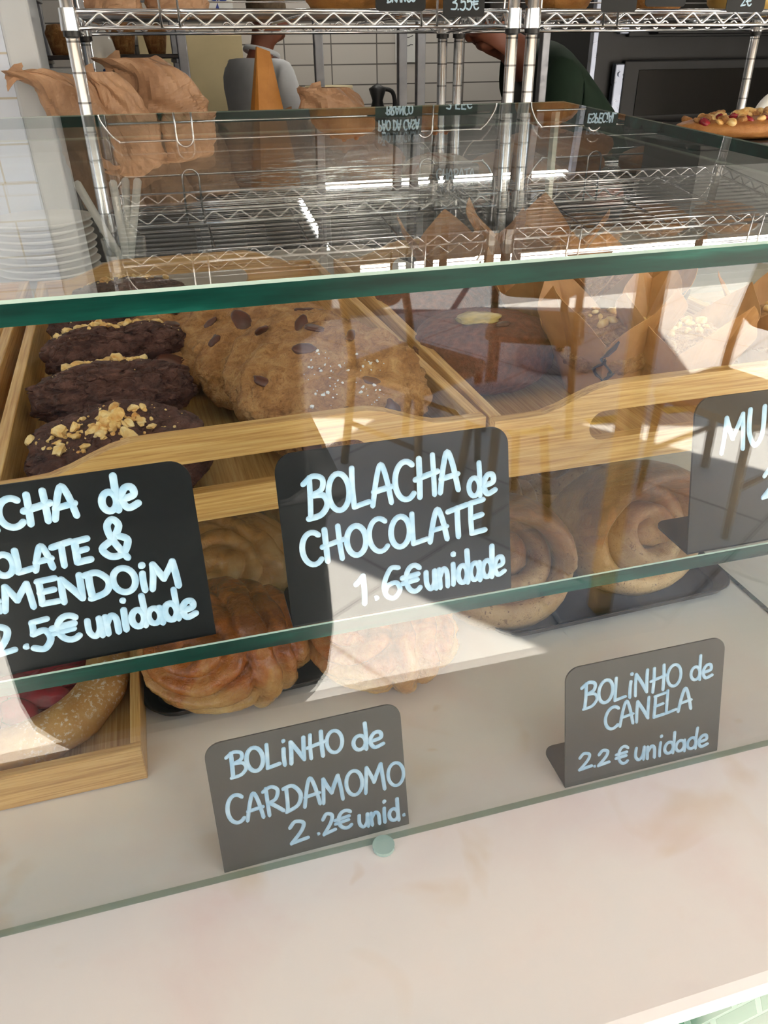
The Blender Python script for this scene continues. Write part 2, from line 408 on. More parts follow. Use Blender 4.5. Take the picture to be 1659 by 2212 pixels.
def tartcrust():
    s = N_('sugar_dusted_tart_crust'); v = s.coords(); f = s.noise(v, 22, 5); d = s.noise(v, 240, 4, 0.7)
    big = s.noise(v, 9, 2)
    c = s.ramp(f, [(0.3, srgb(168, 112, 52)), (0.7, srgb(206, 158, 92))])
    m_ = s.math('MULTIPLY', s.ramp(d, [(0.54, 0.0), (0.62, 0.9)]), s.ramp(big, [(0.50, 0.0), (0.68, 0.9)]))
    s.bump(s.math('ADD', f, s.math('MULTIPLY', d, 0.3)), 0.6, 0.004); return s.set(s.mix(m_, c, srgb(240, 234, 222)), 0.6)
M['tartcrust'] = tartcrust()
M['plum'] = plain('red_fruit_filling', srgb(146, 34, 44), 0.2, 0, 0.35, 40, 0.5)
M['plate'] = plain('white_glazed_china', (0.80, 0.80, 0.78), 0.12, 0, 0.03)
M['straw'] = plain('white_paper_straw', (0.82, 0.82, 0.80), 0.5, 0, 0.03)
M['skin1'] = plain('tanned_skin', srgb(150, 92, 70), 0.5, 0, 0.1)
M['hair1'] = plain('grey_brown_hair', srgb(120, 100, 76), 0.6, 0, 0.3, 60, 0.5)
M['hairdark'] = plain('dark_hair', (0.012, 0.010, 0.009), 0.5, 0, 0.3, 60, 0.5)
M['whitecloth'] = plain('white_cotton', (0.70, 0.71, 0.74), 0.8, 0, 0.06, 12, 0.2)
M['greencloth'] = plain('dark_green_cotton', (0.008, 0.026, 0.013), 0.85, 0, 0.15, 12, 0.2)
M['blackcloth'] = plain('black_cotton', (0.010, 0.010, 0.011), 0.85, 0, 0.15)
M['navycloth'] = plain('dark_trousers', (0.02, 0.022, 0.03), 0.85)
M['greenbin'] = plain('dark_green_plastic_tub', (0.02, 0.075, 0.07), 0.4)
M['cream'] = plain('cream_plastic', srgb(206, 190, 150), 0.45)
M['paper'] = plain('white_note_paper', (0.7, 0.7, 0.68), 0.8, 0, 0.03)
M['wood'] = bamboo('brown_chair_wood', 2, 0.45)
M['amberwood'] = bamboo('amber_post_wood', 2, 0.7)
M['greytop'] = plain('grey_table_top', (0.42, 0.43, 0.45), 0.35, 0, 0.06, 9)
M['canvas'] = plain('grey_canvas', (0.34, 0.34, 0.33), 0.9, 0, 0.05)
M['ceiling'] = plain('dark_ceiling_paint', (0.10, 0.095, 0.09), 0.9, 0, 0.04, 3)
M['darkfloor'] = plain('dark_kitchen_floor', (0.055, 0.048, 0.042), 0.5, 0, 0.2, 6)
M['wallpaint'] = plain('grey_wall_paint', (0.30, 0.29, 0.28), 0.8, 0, 0.06, 4)
M['ledge'] = plain('grey_stone_worktop', srgb(176, 170, 158), 0.35, 0, 0.05, 12)
M['trim'] = plain('pale_painted_trim', srgb(206, 212, 220), 0.4, 0, 0.04, 8)
M['cupboard'] = plain('grey_cupboard', (0.12, 0.115, 0.11), 0.6)
def emis(name, col, st):
    s = N_(name); s.set((0.8, 0.8, 0.8)); s.b.inputs['Emission Color'].default_value = (*col, 1); s.b.inputs['Emission Strength'].default_value = st
    return s.m
M['tube'] = emis('lit_tube_lamp', (1.0, 0.96, 0.86), 60)
M['pave'] = brick('pale_pavement_slabs', srgb(214, 210, 204), srgb(206, 202, 196), srgb(150, 146, 140), 0.8, 0.8, 0.008, 0.6, (0, 0, 0.55), 0.15, 0.5)
M['cobble'] = brick('pale_cobbles', srgb(214, 200, 182), srgb(196, 182, 162), srgb(176, 164, 148), 0.11, 0.10, 0.008, 0.75, (0, 0, 0.2), 0.3)
M['asphalt'] = plain('grey_asphalt', (0.16, 0.16, 0.165), 0.85, 0, 0.15, 30)
M['yellow'] = plain('yellow_road_paint', srgb(222, 184, 60), 0.7)
M['darkwall'] = plain('dark_upper_wall', (0.035, 0.032, 0.03), 0.8, 0, 0.1, 4)
M['facade'] = plain('cream_render_facade', srgb(222, 206, 184), 0.85, 0, 0.08, 2)
# ================================================================== the place: shop shell and street
def struct(name, bm, m, smooth=False): return tag(obj(name, bm, m, None, smooth), kind='structure')
def slab(name, lo, hi, m, bev=0.0):
    bm = B(); box(bm, lo, hi, bev); return struct(name, bm, m)
slab('floor', (-1.6, 0.26, -0.1), (3.6, 6.0, 0.0), M['darkfloor'])
slab('ceiling', (-1.7, 0.66, 3.0), (3.7, 6.1, 3.15), M['ceiling'])
slab('wall_back', (-1.6, 5.6, 0.0), (3.6, 5.75, 1.98), M['kitchentile'])
slab('trim_2', (-1.6, 5.58, 1.98), (3.6, 5.75, 3.0), M['darkwall'])
slab('wall_right', (3.6, 0.45, 0.0), (3.75, 5.75, 3.0), M['wallpaint'])
slab('wall_left', (-1.75, 0.45, 0.0), (-1.6, 5.75, 3.0), M['wallpaint'])
slab('wall_front', (-1.6, 1.90, 0.0), (-0.245, 2.05, 3.0), M['whitetile'])
slab('trim_1', (-0.245, 1.895, 0.0), (-0.185, 2.06, 3.0), M['trim'], 0.006)
slab('wall_street', (-3.6, 0.495, 2.70), (4.2, 0.65, 4.6), M['facade'])
slab('pavement', (-14, -4.3, -0.1), (16, 0.255, 0.0), M['pave'])
slab('street', (-14, -5.3, -0.12), (16, -4.3, -0.02), M['asphalt'])
slab('square', (-14, -13, -0.11), (16, -5.3, -0.01), M['cobble'])
slab('wall_opposite', (-14, -13.5, -0.1), (16, -13, 7.0), M['facade'])

# ------------------------------------------------------------------ counter and glass case
ZS, TA = 1.2275, 0.0664          # mid shelf top; slope of the top pane
c = empty('marble_counter', (0.3, 0.9, 0.0), 0, 'long cream and pink veined marble counter with green tiled front', 'counter')
def loc(o, par): o.parent = par; o.matrix_parent_inverse = Matrix.Translation(-par.location); return o
def part(name, bm, m, par, smooth=False):
    """a part whose mesh is written in world coordinates"""
    for v in bm.verts: v.co -= par.location
    return obj(name, bm, m, par, smooth)
bm = B(); box(bm, (-1.55, 0.209, 0.979), (1.9, 1.62, 1.0), 0.0085); part('marble_slab', bm, M['marble'], c)
bm = B(); box(bm, (-1.52, 0.2165, 0.002), (1.87, 1.58, 0.979)); part('tiled_front', bm, M['greentile'], c)
g = empty('glass_display_case', (0.3, 0.5, 1.0), 0, 'green edged glass display case standing on the marble counter', 'display case')
XL, XR = -1.15, 1.25
def pane(name, loops, th, f, mats=None, bev=0.0):
    bm = B(); plate(bm, loops, th, f, 0, 1); bm.normal_update()
    if bev:
        es = [e for e in bm.edges if len(e.link_faces) == 2 and {q_.material_index for q_ in e.link_faces} == {0, 1} and any(q_.normal.z > .8 for q_ in e.link_faces)]
        bmesh.ops.bevel(bm, geom=es, offset=bev, segments=1, affect='EDGES', material=2)
    return part(name, bm, (mats or [M['glass'], M['gedge'], M['bevel']]), g)
pane('front_pane', [[(XL, 1.001), (XR, 1.001), (XR, 1.4425), (XL, 1.4425)]], 0.006, lambda u, v, w_: Vector((u, 0.388 + w_, v)), [M['glass'], M['greyedge']])
pane('glass_shelf', [[(XL, 0.397), (XR, 0.397), (XR, 1.2), (XL, 1.2)]], 0.0115, lambda u, v, w_: Vector((u, v, ZS - 0.0115 + w_)), None, 0.0008)
pane('top_pane', [[(XL, 0.3855), (0.585, 0.3855), (0.515, 1.007), (XL, 1.007)]], 0.012, lambda u, v, w_: Vector((u, v, 1.4430 + (v - 0.3855) * TA + w_)), [M['topglass'], M['gedge'], M['bevel']], 0.0014)
pane('end_pane', [[(0.40, 1.001), (1.20, 1.001), (1.20, 1.214), (0.40, 1.214)]], 0.006, lambda u, v, w_: Vector((0.598 + w_, u, v)))
bm = B(); box(bm, (0.602, 1.2005, 1.201), (0.6092, 1.214, 1.485)); part('corner_strip', bm, M['paleedge'], g)
for x in (XL + 0.05, XR - 0.05):
    bm = B(); box(bm, (x - 0.012, 0.55, 1.001), (x + 0.012, 1.18, 1.2155)); part('shelf_support', bm, M['glass'], g)
# little clear plastic disc between pane and counter
bm = B(); p = at(822, 1810, 1.0); cyl(bm, (p.x, 0.3835), 0.009, 1.0005, 1.004, 20)
tag(obj('plastic_bumper', bm, M['bevel']), 'small round clear plastic bumper at the foot of the glass, right of the cardamom sign', 'bumper')
bm = B(); box(bm, (-0.75, 1.215, 1.0), (1.5, 1.60, 1.215), 0.004)
tag(obj('back_worktop', bm, M['ledge']), 'low grey stone worktop ledge behind the wooden trays', 'worktop')

# ------------------------------------------------------------------ handwriting
def arc(cx, cy_, rx, ry, a0, a1, n=14):
    return [(cx + rx * math.cos(math.radians(a0 + (a1 - a0) * i / n)), cy_ + ry * math.sin(math.radians(a0 + (a1 - a0) * i / n))) for i in range(n + 1)]
def S(*p): return [p]
GL = {  # glyph: (advance, strokes); caps are 1 high, small letters 0.62
 'B': (.74, [[(.16, .0), (.2, 1.)], cat([(.0, .86), (.3, 1.02), (.6, .92), (.56, .66), (.2, .54)], 5) , cat([(.2, .54), (.6, .5), (.72, .26), (.5, .02), (.1, -.03)], 5)]),
 'O': (.78, [arc(.38, .5, .33, .47, 60, 420, 26)]),
 'L': (.62, [[(.1, 1.), (.06, .05)], [(.06, .03), (.55, .1)]]),
 'i': (.34, [[(.16, .66), (.15, .0)], [(.18, .97), (.185, .99)]]),
 'N': (.8, [[(.08, 0), (.12, .92)], [(.12, .92), (.62, .06)], [(.62, .06), (.66, 1.)]]),
 'H': (.78, [[(.12, 0), (.14, .98)], [(.62, .0), (.6, 1.02)], [(.0, .46), (.74, .58)]]),
 'A': (.76, [cat([(.04, 0), (.2, .66), (.36, 1.0), (.52, .66), (.66, .0)], 5), [(.1, .34), (.66, .40)]]),
 'C': (.74, [arc(.42, .5, .36, .5, 52, 312, 20)]),
 'T': (.7, [[(.34, .95), (.32, 0)], [(.0, .88), (.68, 1.0)]]),
 'E': (.66, [[(.14, .93), (.12, .04)], [(.1, .95), (.6, 1.0)], [(.12, .5), (.52, .55)], [(.12, .03), (.6, .06)]]),
 'M': (.98, [[(.04, 0), (.14, .96)], [(.14, .96), (.42, .36)], [(.42, .36), (.74, .98)], [(.74, .98), (.84, 0)]]),
 'D': (.76, [[(.14, .96), (.12, .04)], cat([(.04, .94), (.4, .98), (.68, .6), (.54, .18), (.08, .0)], 6)]),
 'R': (.76, [[(.14, 0), (.16, .98)], cat([(.04, .88), (.36, 1.0), (.6, .84), (.48, .54), (.18, .44)], 5), [(.22, .44), (.70, .06)]]),
 'P': (.7, [[(.14, 0), (.16, .98)], cat([(.06, .92), (.4, 1.0), (.62, .78), (.44, .5), (.16, .46)], 5)]),
 'F': (.64, [[(.14, .96), (.12, .0)], [(.1, .97), (.6, 1.0)], [(.12, .52), (.5, .55)]]),
 'G': (.78, [arc(.42, .5, .36, .5, 52, 340, 20), [(.44, .46), (.8, .46)]]),
 'S': (.64, [cat([(.56, .86), (.3, 1.0), (.08, .78), (.3, .54), (.56, .3), (.34, .02), (.04, .12)], 5)]),
 'U': (.74, [cat([(.08, 1.0), (.08, .4), (.32, .02), (.58, .3), (.62, 1.0)], 6)]),
 'Ã': (.76, [cat([(.04, 0), (.2, .66), (.36, 1.0), (.52, .66), (.66, .0)], 5), [(.1, .34), (.66, .40)], cat([(.16, 1.2), (.3, 1.28), (.42, 1.18), (.56, 1.26)], 4)]),
 'd': (.6, [arc(.27, .3, .22, .29, 50, 400, 20), [(.50, 1.05), (.5, .0)]]),
 'e': (.56, [cat([(.06, .28), (.44, .36), (.42, .58), (.2, .58), (.05, .3), (.2, .02), (.52, .1)], 6)]),
 'u': (.58, [cat([(.06, .6), (.06, .2), (.24, .0), (.42, .2), (.46, .6)], 5), [(.46, .6), (.48, .0)]]),
 'n': (.58, [[(.08, .6), (.1, .0)], cat([(.1, .34), (.28, .6), (.44, .46), (.46, .0)], 6)]),
 'a': (.58, [arc(.25, .3, .21, .28, 40, 400, 20), [(.46, .56), (.5, .0)]]),
 'g': (.56, [arc(.25, .3, .2, .28, 40, 400, 18), cat([(.46, .56), (.46, -.1), (.2, -.3), (.04, -.16)], 5)]),
 '0': (.66, [arc(.32, .5, .27, .47, 60, 420, 24)]),
 '1': (.42, [[(.02, .74), (.24, 1.0)], [(.24, 1.0), (.26, .0)]]),
 '2': (.66, [cat([(.06, .76), (.24, .98), (.5, .84), (.42, .5), (.06, .02)], 6), [(.06, .02), (.6, .1)]]),
 '3': (.6, [cat([(.08, .92), (.4, .98), (.46, .7), (.2, .54)], 5), cat([(.2, .54), (.54, .44), (.46, .06), (.06, .04)], 5)]),
 '5': (.66, [[(.14, .96), (.12, .56)], [(.14, .96), (.58, 1.0)], cat([(.12, .56), (.46, .62), (.58, .3), (.36, .0), (.06, .08)], 6)]),
 '6': (.66, [cat([(.54, .92), (.3, .92), (.08, .5), (.12, .12), (.36, .0), (.56, .22), (.46, .46), (.2, .42), (.1, .26)], 6)]),
 '€': (.72, [arc(.46, .5, .32, .48, 50, 310, 18), [(.0, .58), (.6, .64)], [(.0, .38), (.56, .44)]]),
 '&': (.6, [cat([(.52, .0), (.26, .5), (.2, .84), (.34, 1.0), (.46, .82), (.28, .5)], 6), cat([(.28, .5), (.0, .3), (.16, .08), (.44, .12), (.6, .44), (.4, .58)], 6)]),
 '.': (.26, [[(.1, .04), (.106, .046)]]),
 ' ': (.4, []),
}
def ribbon(bm, pts, wd, f, h=0.0007):
    P_ = [Vector((p[0], p[1], 0)) for p in pts]
    Q = [P_[0]]
    for p in P_[1:]:
        if (p - Q[-1]).length > 1e-5: Q.append(p)
    if len(Q) == 1: Q.append(Q[0] + Vector((1e-4, 0, 0)))
    rings = []
    def ring(p, nrm, k):
        rings.append([bm.verts.new(f(p.x + nrm.x * wd * k * a, p.y + nrm.y * wd * k * a, b_ * h)) for a, b_ in ((-.5, 0), (-.38, .8), (0, 1), (.38, .8), (.5, 0))])
    for i, p in enumerate(Q):
        t = (Q[min(i + 1, len(Q) - 1)] - Q[max(i - 1, 0)]).normalized(); nr = Vector((-t.y, t.x, 0))
        if i == 0:
            for a in (88, 60, 30): ring(p - t * (wd / 2 * math.sin(math.radians(a))), nr, math.cos(math.radians(a)))
        ring(p, nr, 1.0)
        if i == len(Q) - 1:
            for a in (30, 60, 88): ring(p + t * (wd / 2 * math.sin(math.radians(a))), nr, math.cos(math.radians(a)))
    for A, C in zip(rings, rings[1:]):
        for j in range(4): bm.faces.new((A[j], A[j + 1], C[j + 1], C[j]))
def write(bm, text, u0, v0, u1, v1, h, wd, f, rnd):
    tot = sum(GL[ch][0] for ch in text); sx = math.hypot(u1 - u0, v1 - v0) / tot; x = 0.0
    dx, dy = (u1 - u0) / (tot * sx), (v1 - v0) / (tot * sx)
    for ch in text:
        adv, strokes = GL[ch]; k = h * (1 + rnd.uniform(-.05, .05)); sh = rnd.uniform(-.03, .05); lift = rnd.uniform(-.02, .02) * h
        for st in strokes:
            pts = []
            for p in st:
                a = (x + p[0] + sh * p[1]) * sx; b_ = p[1] * k + lift
                pts.append((u0 + a * dx - b_ * dy * 0.2, v0 + a * dy + b_))
            if len(pts) == 2:
                m_ = ((pts[0][0] + pts[1][0]) / 2 + rnd.uniform(-.02, .02) * h, (pts[0][1] + pts[1][1]) / 2)
                pts = cat([(*pts[0], 0), (*m_, 0), (*pts[1], 0)], 4)
            ribbon(bm, pts, wd * rnd.uniform(.92, 1.08), f)
        x += adv

def sign(base, yaw, wdt, hgt, tilt, mat, lines, label, foot=0.046, right_ref=None, wd=0.0038, seed=1):
    """L-shaped board: bottom left corner of the writing face at base"""
    r = empty('price_sign', base, yaw, label, 'price sign', 'handwritten price signs in the glass case')
    th = 0.0016; ta = math.radians(tilt)
    V = Vector((0, math.sin(ta), math.cos(ta))); Nn = Vector((0, math.cos(ta), -math.sin(ta)))
    f = lambda u, v, w_: Vector((u, 0, th)) + V * v + Nn * w_
    bm = B(); plate(bm, [rrect(0, 0, wdt, hgt, 0.0125, 7, (0, 0, 1, 1))], th, f); obj('board', bm, mat, r)
    bm = B(); plate(bm, [rrect(0, 0, wdt, foot, 0.010, 6, (0, 0, 1, 1))], th, lambda u, v, w_: Vector((u, v, w_ + 0.0001))); obj('foot', bm, mat, r)
    rnd = random.Random(seed); bm = B()
    fl = lambda u, v, w_: Vector((u, 0, th)) + V * v - Nn * (w_ + 0.0001)
    for (t, u0, v0, u1, v1, h) in lines:
        write(bm, t, u0, v0, u1, v1, h, wd, fl, rnd)
    obj('handwriting', bm, M['paint'], r, True)
    return r
def UL(lines, W=0.152, Hh=0.115, off=0.0): return [(t, off + a * W, b_ * Hh, off + c_ * W, d * Hh, h * Hh) for t, a, b_, c_, d, h in lines]
sign((-0.0265, 0.396, 1.0), 0.02, 0.152, 0.115, 13, M['signgrey'], UL([('BOLiNHO', .10, .725, .69, .722, .185), ('de', .73, .70, .90, .69, .19), ('CARDAMOMO', .055, .365, 1.0, .335, .21), ('2', .35, .087, .455, .087, .175), ('.', .485, .10, .53, .10, .175), ('2', .527, .09, .60, .095, .165), ('€', .60, .095, .69, .095, .155), ('unid', .72, .072, .955, .055, .17), ('.', .96, .075, 1.0, .075, .17)]),
     'dark grey BOLiNHO de CARDAMOMO sign on the marble counter', seed=3, wd=0.0033)
sign((0.2665, 0.3965, 1.0), 0.0, 0.152, 0.115, 13, M['signgrey'], UL([('BOLiNHO', .095, .645, .73, .668, .20), ('de', .78, .68, .93, .672, .19), ('CANELA', .235, .42, .81, .44, .195), ('2', .08, .12, .17, .12, .135), ('.', .17, .12, .205, .12, .13), ('2', .20, .12, .28, .12, .13), ('€', .32, .085, .40, .08, .155), ('unidade', .437, .085, .93, .06, .175)]),
     'dark grey BOLiNHO de CANELA sign on the marble counter', seed=5, wd=0.0031)
sign((0.0445, 0.398, ZS), 0.0, 0.154, 0.115, 13, M['signdark'], UL([('BOLACHA', .105, .63, .79, .66, .23), ('de', .82, .605, .95, .605, .19), ('CHOCOLATE', .07, .35, .90, .385, .19), ('1', .285, .065, .345, .065, .175), ('.', .36, .075, .40, .075, .17), ('6', .405, .066, .50, .066, .20), ('€', .50, .08, .585, .08, .17), ('unidade', .605, .08, .985, .09, .185)]),
     'black BOLACHA de CHOCOLATE sign on the glass shelf, 1.6€', seed=8)
sign((-0.2265, 0.399, ZS), 0.03, 0.222, 0.116, 13, M['signdark'], UL([('BOLACHA', -.09, .765, .565, .79, .155), ('de', .645, .785, .79, .79, .18), ('CHOCOLATE', -.09, .525, .575, .54, .125), ('&', .62, .53, .72, .525, .21), ('AMENDOiM', .12, .355, .90, .315, .14), ('2', .14, .11, .23, .11, .16), ('.', .25, .12, .29, .12, .17), ('5', .285, .10, .37, .10, .16), ('€', .375, .117, .475, .117, .145), ('unidade', .50, .115, .935, .125, .165)], 0.152, 0.116, 0.070),
     'black CHOCOLATE & AMENDOiM sign on the glass shelf, 2.5€', seed=11, wd=0.0042)
sign((0.3405, 0.400, ZS), 0.0, 0.152, 0.115, 13, M['signdark'], UL([('MU', .15, .635, .40, .66, .235), ('2', .40, .29, .51, .29, .20)]),
     'black sign starting MU on the glass shelf, cut by the right edge', seed=14)

# ------------------------------------------------------------------ bamboo trays on the glass shelf
def handle_board(bm, x0, x1, y0, y1, zb, hs, arch, hole, th_z=0.0):
    """end board with a raised arch and a slot handle; hole=(hx0, hx1, hz0, hz1)"""
    a0, a1, ap = arch; out = [(x0, zb), (x1, zb), (x1, hs)]
    n = 26
    for i in range(n + 1):
        t = 1 - i / n; x = x0 + (x1 - x0) * t
        if x > a1: z = hs
        elif x > a1 - 0.075: s_ = (a1 - x) / 0.075; z = hs + (ap - hs) * (s_ * s_ * (3 - 2 * s_))
        elif x < a0: z = hs
        elif x < a0 + 0.075: s_ = (x - a0) / 0.075; z = hs + (ap - hs) * (s_ * s_ * (3 - 2 * s_))
        else: z = ap
        out.append((x, z))
    h = rrect(hole[0], hole[2], hole[1], hole[3], (hole[3] - hole[2]) / 2 * 0.98, 8)
    plate(bm, [out, h[::-1]], y1 - y0, lambda u, v, w_: Vector((u, y0 + w_, v)))
def bamboo_tray(base, rz, wdt, dep, label, hole_w=0.20, floor_z=0.006):
    r = empty('bamboo_tray', base, rz, label, 'tray', 'bamboo trays on the glass shelf')
    t = 0.011; hs = 0.056
    bm = B(); box(bm, (t * 0.5, t * 0.5, 0.001), (wdt - t * 0.5, dep - t * 0.5, floor_z)); obj('tray_floor', bm, M['bambooFloor'], r)
    for x in (0, wdt - t):
        bm = B(); box(bm, (x, t, 0.0005), (x + t, dep - t, hs), 0.0012); obj('side_board', bm, M['bambooY'], r)
    cx = wdt / 2
    for y in (0, dep - t):
        bm = B(); handle_board(bm, 0, wdt, y, y + t, 0.0005, hs, (0.035, wdt - 0.035, 0.077), (cx - hole_w / 2, cx + hole_w / 2, 0.0255, 0.053)); obj('handle_board', bm, M['bambooX'], r)
    return r
bamboo_tray((-0.1525, 0.545, ZS + 0.0002), 0.040, 0.395, 0.63, 'bamboo handle tray holding the dark and chocolate chunk cookies', 0.185)
bamboo_tray((0.2455, 0.549, ZS + 0.0002), 0.004, 0.385, 0.63, 'bamboo handle tray holding brown cakes and paper wrapped muffins', 0.205)
bamboo_tray((-0.563, 0.54, ZS + 0.0002), 0.035, 0.395, 0.63, 'bamboo tray at the far left of the glass shelf', 0.185)
TZ = ZS + 0.0065

# ------------------------------------------------------------------ cookies
def scatter_bits(V, F, Mx, n, rgn, rnd, rmin, rmax, sub=1, amp=0.5, flat=0.55):
    """crumbs lying on a lump's upper side; rgn(rnd) gives local x, y"""
    t = BVHTree.FromPolygons(V, F); bm = B()
    for _ in range(n):
        x, y = rgn(rnd); hit, nrm, _i, _d = t.ray_cast(Vector((x, y, 1)), Vector((0, 0, -1)))
        if hit is None: continue
        rr = rmin + (rmax - rmin) * rnd.random() ** 2.2
        rot = Euler((rnd.uniform(-.5, .5), rnd.uniform(-.5, .5), rnd.uniform(0, 6.3))).to_matrix()
        blob(bm, hit + nrm * rr * 0.25, rr, (1, rnd.uniform(.55, .9), rnd.uniform(flat * .8, flat * 1.3)), rnd.uniform(0, 90), nrm.to_track_quat('Z', 'Y').to_matrix() @ rot, sub, amp, 1.7)
    return bm
def place(o, loc, rot): o.location = loc; o.rotation_euler = rot; return o
CC = 'dark chocolate peanut cookies'
def choc_cookie(px, py, z, tiltx, rz, seed, label, rx=0.079, ry=0.062, hz=0.030, nuts=90, ny=0.0):
    p = at(px, py, z)
    r = empty('chocolate_cookie', p, 0, label, 'cookie', CC); r.rotation_euler = (math.radians(tiltx), 0, rz)
    V, F = lump(rx, ry, hz, 140, 70, 0.80, 0.075, 2.4, seed, 0.10, 2.6, 0.10, 0.0, 0.022)
    obj('cookie_body', (V, F), M['chocdough'], r, True)
    rnd = random.Random(seed * 13)
    bm = scatter_bits(V, F, None, nuts, lambda q_: (q_.gauss(-.008, .021), q_.gauss(ny, .013)), rnd, 0.0016, 0.0080, 2, 0.55, 0.5)
    tag(obj('chopped_peanuts', bm, M['nut'], r), kind='stuff')
    bm = scatter_bits(V, F, None, 60, lambda q_: (q_.gauss(0, .034), q_.gauss(ny, .026)), rnd, 0.0006, 0.0018, 1)
    tag(obj('peanut_crumbs', bm, M['nut'], r), kind='stuff')
    return r
choc_cookie(262, 985, 1.268, 12, 0.12, 1, 'nearest dark chocolate cookie, lying flat with peanuts on top', 0.0745, 0.064, 0.027, 110, 0.006)
choc_cookie(252, 850, 1.276, -24, 0.06, 2, 'second dark chocolate cookie from the front, showing its thick cracked rim', 0.0775, 0.058, 0.029, 80, 0.0)
choc_cookie(250, 762, 1.276, -24, 0.04, 3, 'third dark chocolate cookie from the front, peanuts along its top', 0.0755, 0.058, 0.029, 80, -0.004)
choc_cookie(250, 700, 1.274, -22, -0.05, 4, 'fourth dark chocolate cookie from the front, just below the green glass edge', 0.076, 0.056, 0.028, 70, 0.0)
choc_cookie(285, 648, 1.274, -18, 0.0, 5, 'hindmost dark chocolate cookie, seen over the green glass edge', 0.074, 0.056, 0.027, 70, 0.0)
CH = 'chocolate chunk cookies'
def chip_cookie(px, py, z, tiltx, rz, seed, label, r_=0.083, chips=9, salt=0, tilty=0, pos=None):
    p = pos if pos is not None else at(px, py, z)
    r = empty('chocolate_chunk_cookie', p, 0, label, 'cookie', CH); r.rotation_euler = (Euler((math.radians(tiltx), math.radians(tilty), 0)).to_matrix() @ Euler((0, 0, rz)).to_matrix()).to_euler()
    V, F = lump(r_, r_ * 0.95, 0.0135, 120, 48, 0.62, 0.06, 3.6, seed, 0.04, 2.6, 0.09, 0.0, 0.03)
    # wrinkled, slightly domed top
    V = [Vector((v.x, v.y, v.z + 0.004 * (1 - (v.x * v.x + v.y * v.y) / (r_ * r_)) + 0.0030 * fr(Vector((v.x * 42 + seed, v.y * 42, 0)), 4) - 0.0022 * max(0, 1 - 5 * abs(fr(Vector((v.x * 18 + seed * 3, v.y * 18, 4)), 2))))) for v in V]
    obj('cookie_body', (V, F), M['cookiedough'], r, True)
    rnd = random.Random(seed * 31); t = BVHTree.FromPolygons(V, F)
    for k in range(chips):
        a = k * 2.399 + rnd.uniform(-.3, .3); d = r_ * (0.22 + 0.66 * math.sqrt((k + .5) / chips)); x, y = d * math.cos(a), d * math.sin(a) * 0.93
        hit, nrm, _i, _d = t.ray_cast(Vector((x, y, 1)), Vector((0, 0, -1)))
        if hit is None: continue
        bm = B(); s_ = rnd.uniform(0.007, 0.0145)
        blob(bm, hit - nrm * s_ * 0.05, s_, (1.25, rnd.uniform(.5, .85), 0.30), rnd.uniform(0, 60), nrm.to_track_quat('Z', 'Y').to_matrix() @ Euler((0, 0, rnd.uniform(0, 6))).to_matrix(), 3, 0.3, 1.3)
        obj('chocolate_chunk', bm, M['chip'], r, True)
    if salt:
        bm = scatter_bits(V, F, None, salt, lambda q_: (q_.choice((-.012, .03, .0)) + q_.gauss(0, .008), q_.choice((-.02, .01)) + q_.gauss(0, .010)), rnd, 0.0006, 0.0022, 1, 0.4, 0.7)
        tag(obj('salt_flakes', bm, M['salt'], r), kind='stuff')
    return r
ck0 = at(722, 838, 1.289)
for k, (dx, dy, dz, tx, rz, ty, rr, ch, sa, lab) in enumerate((
    (0, 0, 0, 27, -.15, -4, .0865, 8, 70, 'front chocolate chunk cookie, lying on top with white salt flakes'),
    (-.010, .058, -.005, 27, .5, -3, .085, 8, 0, 'second chocolate chunk cookie, tucked right behind the salted one'),
    (-.036, .118, -.008, 26, 1.1, -5, .084, 8, 0, 'third chocolate chunk cookie from the front of the row'),
    (-.050, .180, -.010, 24, 1.9, 0, .084, 9, 20, 'fourth chocolate chunk cookie, a big chunk on its left'),
    (-.118, .215, -.018, 14, 2.4, 8, .076, 8, 0, 'chocolate chunk cookie slipped out to the left of the row'),
    (-.062, .240, -.017, 13, 3.0, 0, .084, 8, 30, 'chocolate chunk cookie behind the green glass edge'),
    (-.080, .292, -.022, 9, 3.5, 0, .082, 8, 0, 'hindmost chocolate chunk cookie, seen over the glass edge'))):
    chip_cookie(0, 0, 0, tx, rz, k + 1, lab, rr, ch, sa, ty, ck0 + Vector((dx, dy, dz)))

# ------------------------------------------------------------------ brown cakes
CK = 'round brown cakes'
def brown_cake(px, py, z, seed, label, r_=0.078, hz=0.036):
    p = at(px, py, z); r = empty('brown_cake', p, 0.3 * seed, label, 'cake', CK)
    V, F = lump(r_, r_ * 0.96, hz, 84, 42, 0.72, 0.035, 2.5, seed + 20, 0.03, 2.4, 0.05, 0.0, 0.012)
    obj('cake_body', (V, F), M['cake'], r, True)
    t = BVHTree.FromPolygons(V, F); hit, nrm, _i, _d = t.ray_cast(Vector((-.012, -.004, 1)), Vector((0, 0, -1)))
    bm = B(); blob(bm, hit + Vector((0, 0, .001)), 0.024, (1.0, 0.72, 0.16), seed, None, 3, 0.5, 1.9); obj('fruit_slice', bm, M['slice'], r, True)
    bm = B(); blob(bm, hit + Vector((.012, -.027, -.001)), 0.008, (1.2, .7, .3), seed, None, 2, 0.4); obj('chocolate_chunk', bm, M['chip'], r, True)
    return r
brown_cake(1042, 755, 1.268, 1, 'nearest round brown cake with a pale slice on top', 0.079, 0.038)
brown_cake(935, 665, 1.268, 2, 'round brown cake behind the nearest one, against the tray side', 0.078, 0.036)
brown_cake(985, 690, 1.266, 3, 'lowest brown cake half hidden behind the nearest one', 0.06, 0.03).location = (0.45, 1.06, 1.268)

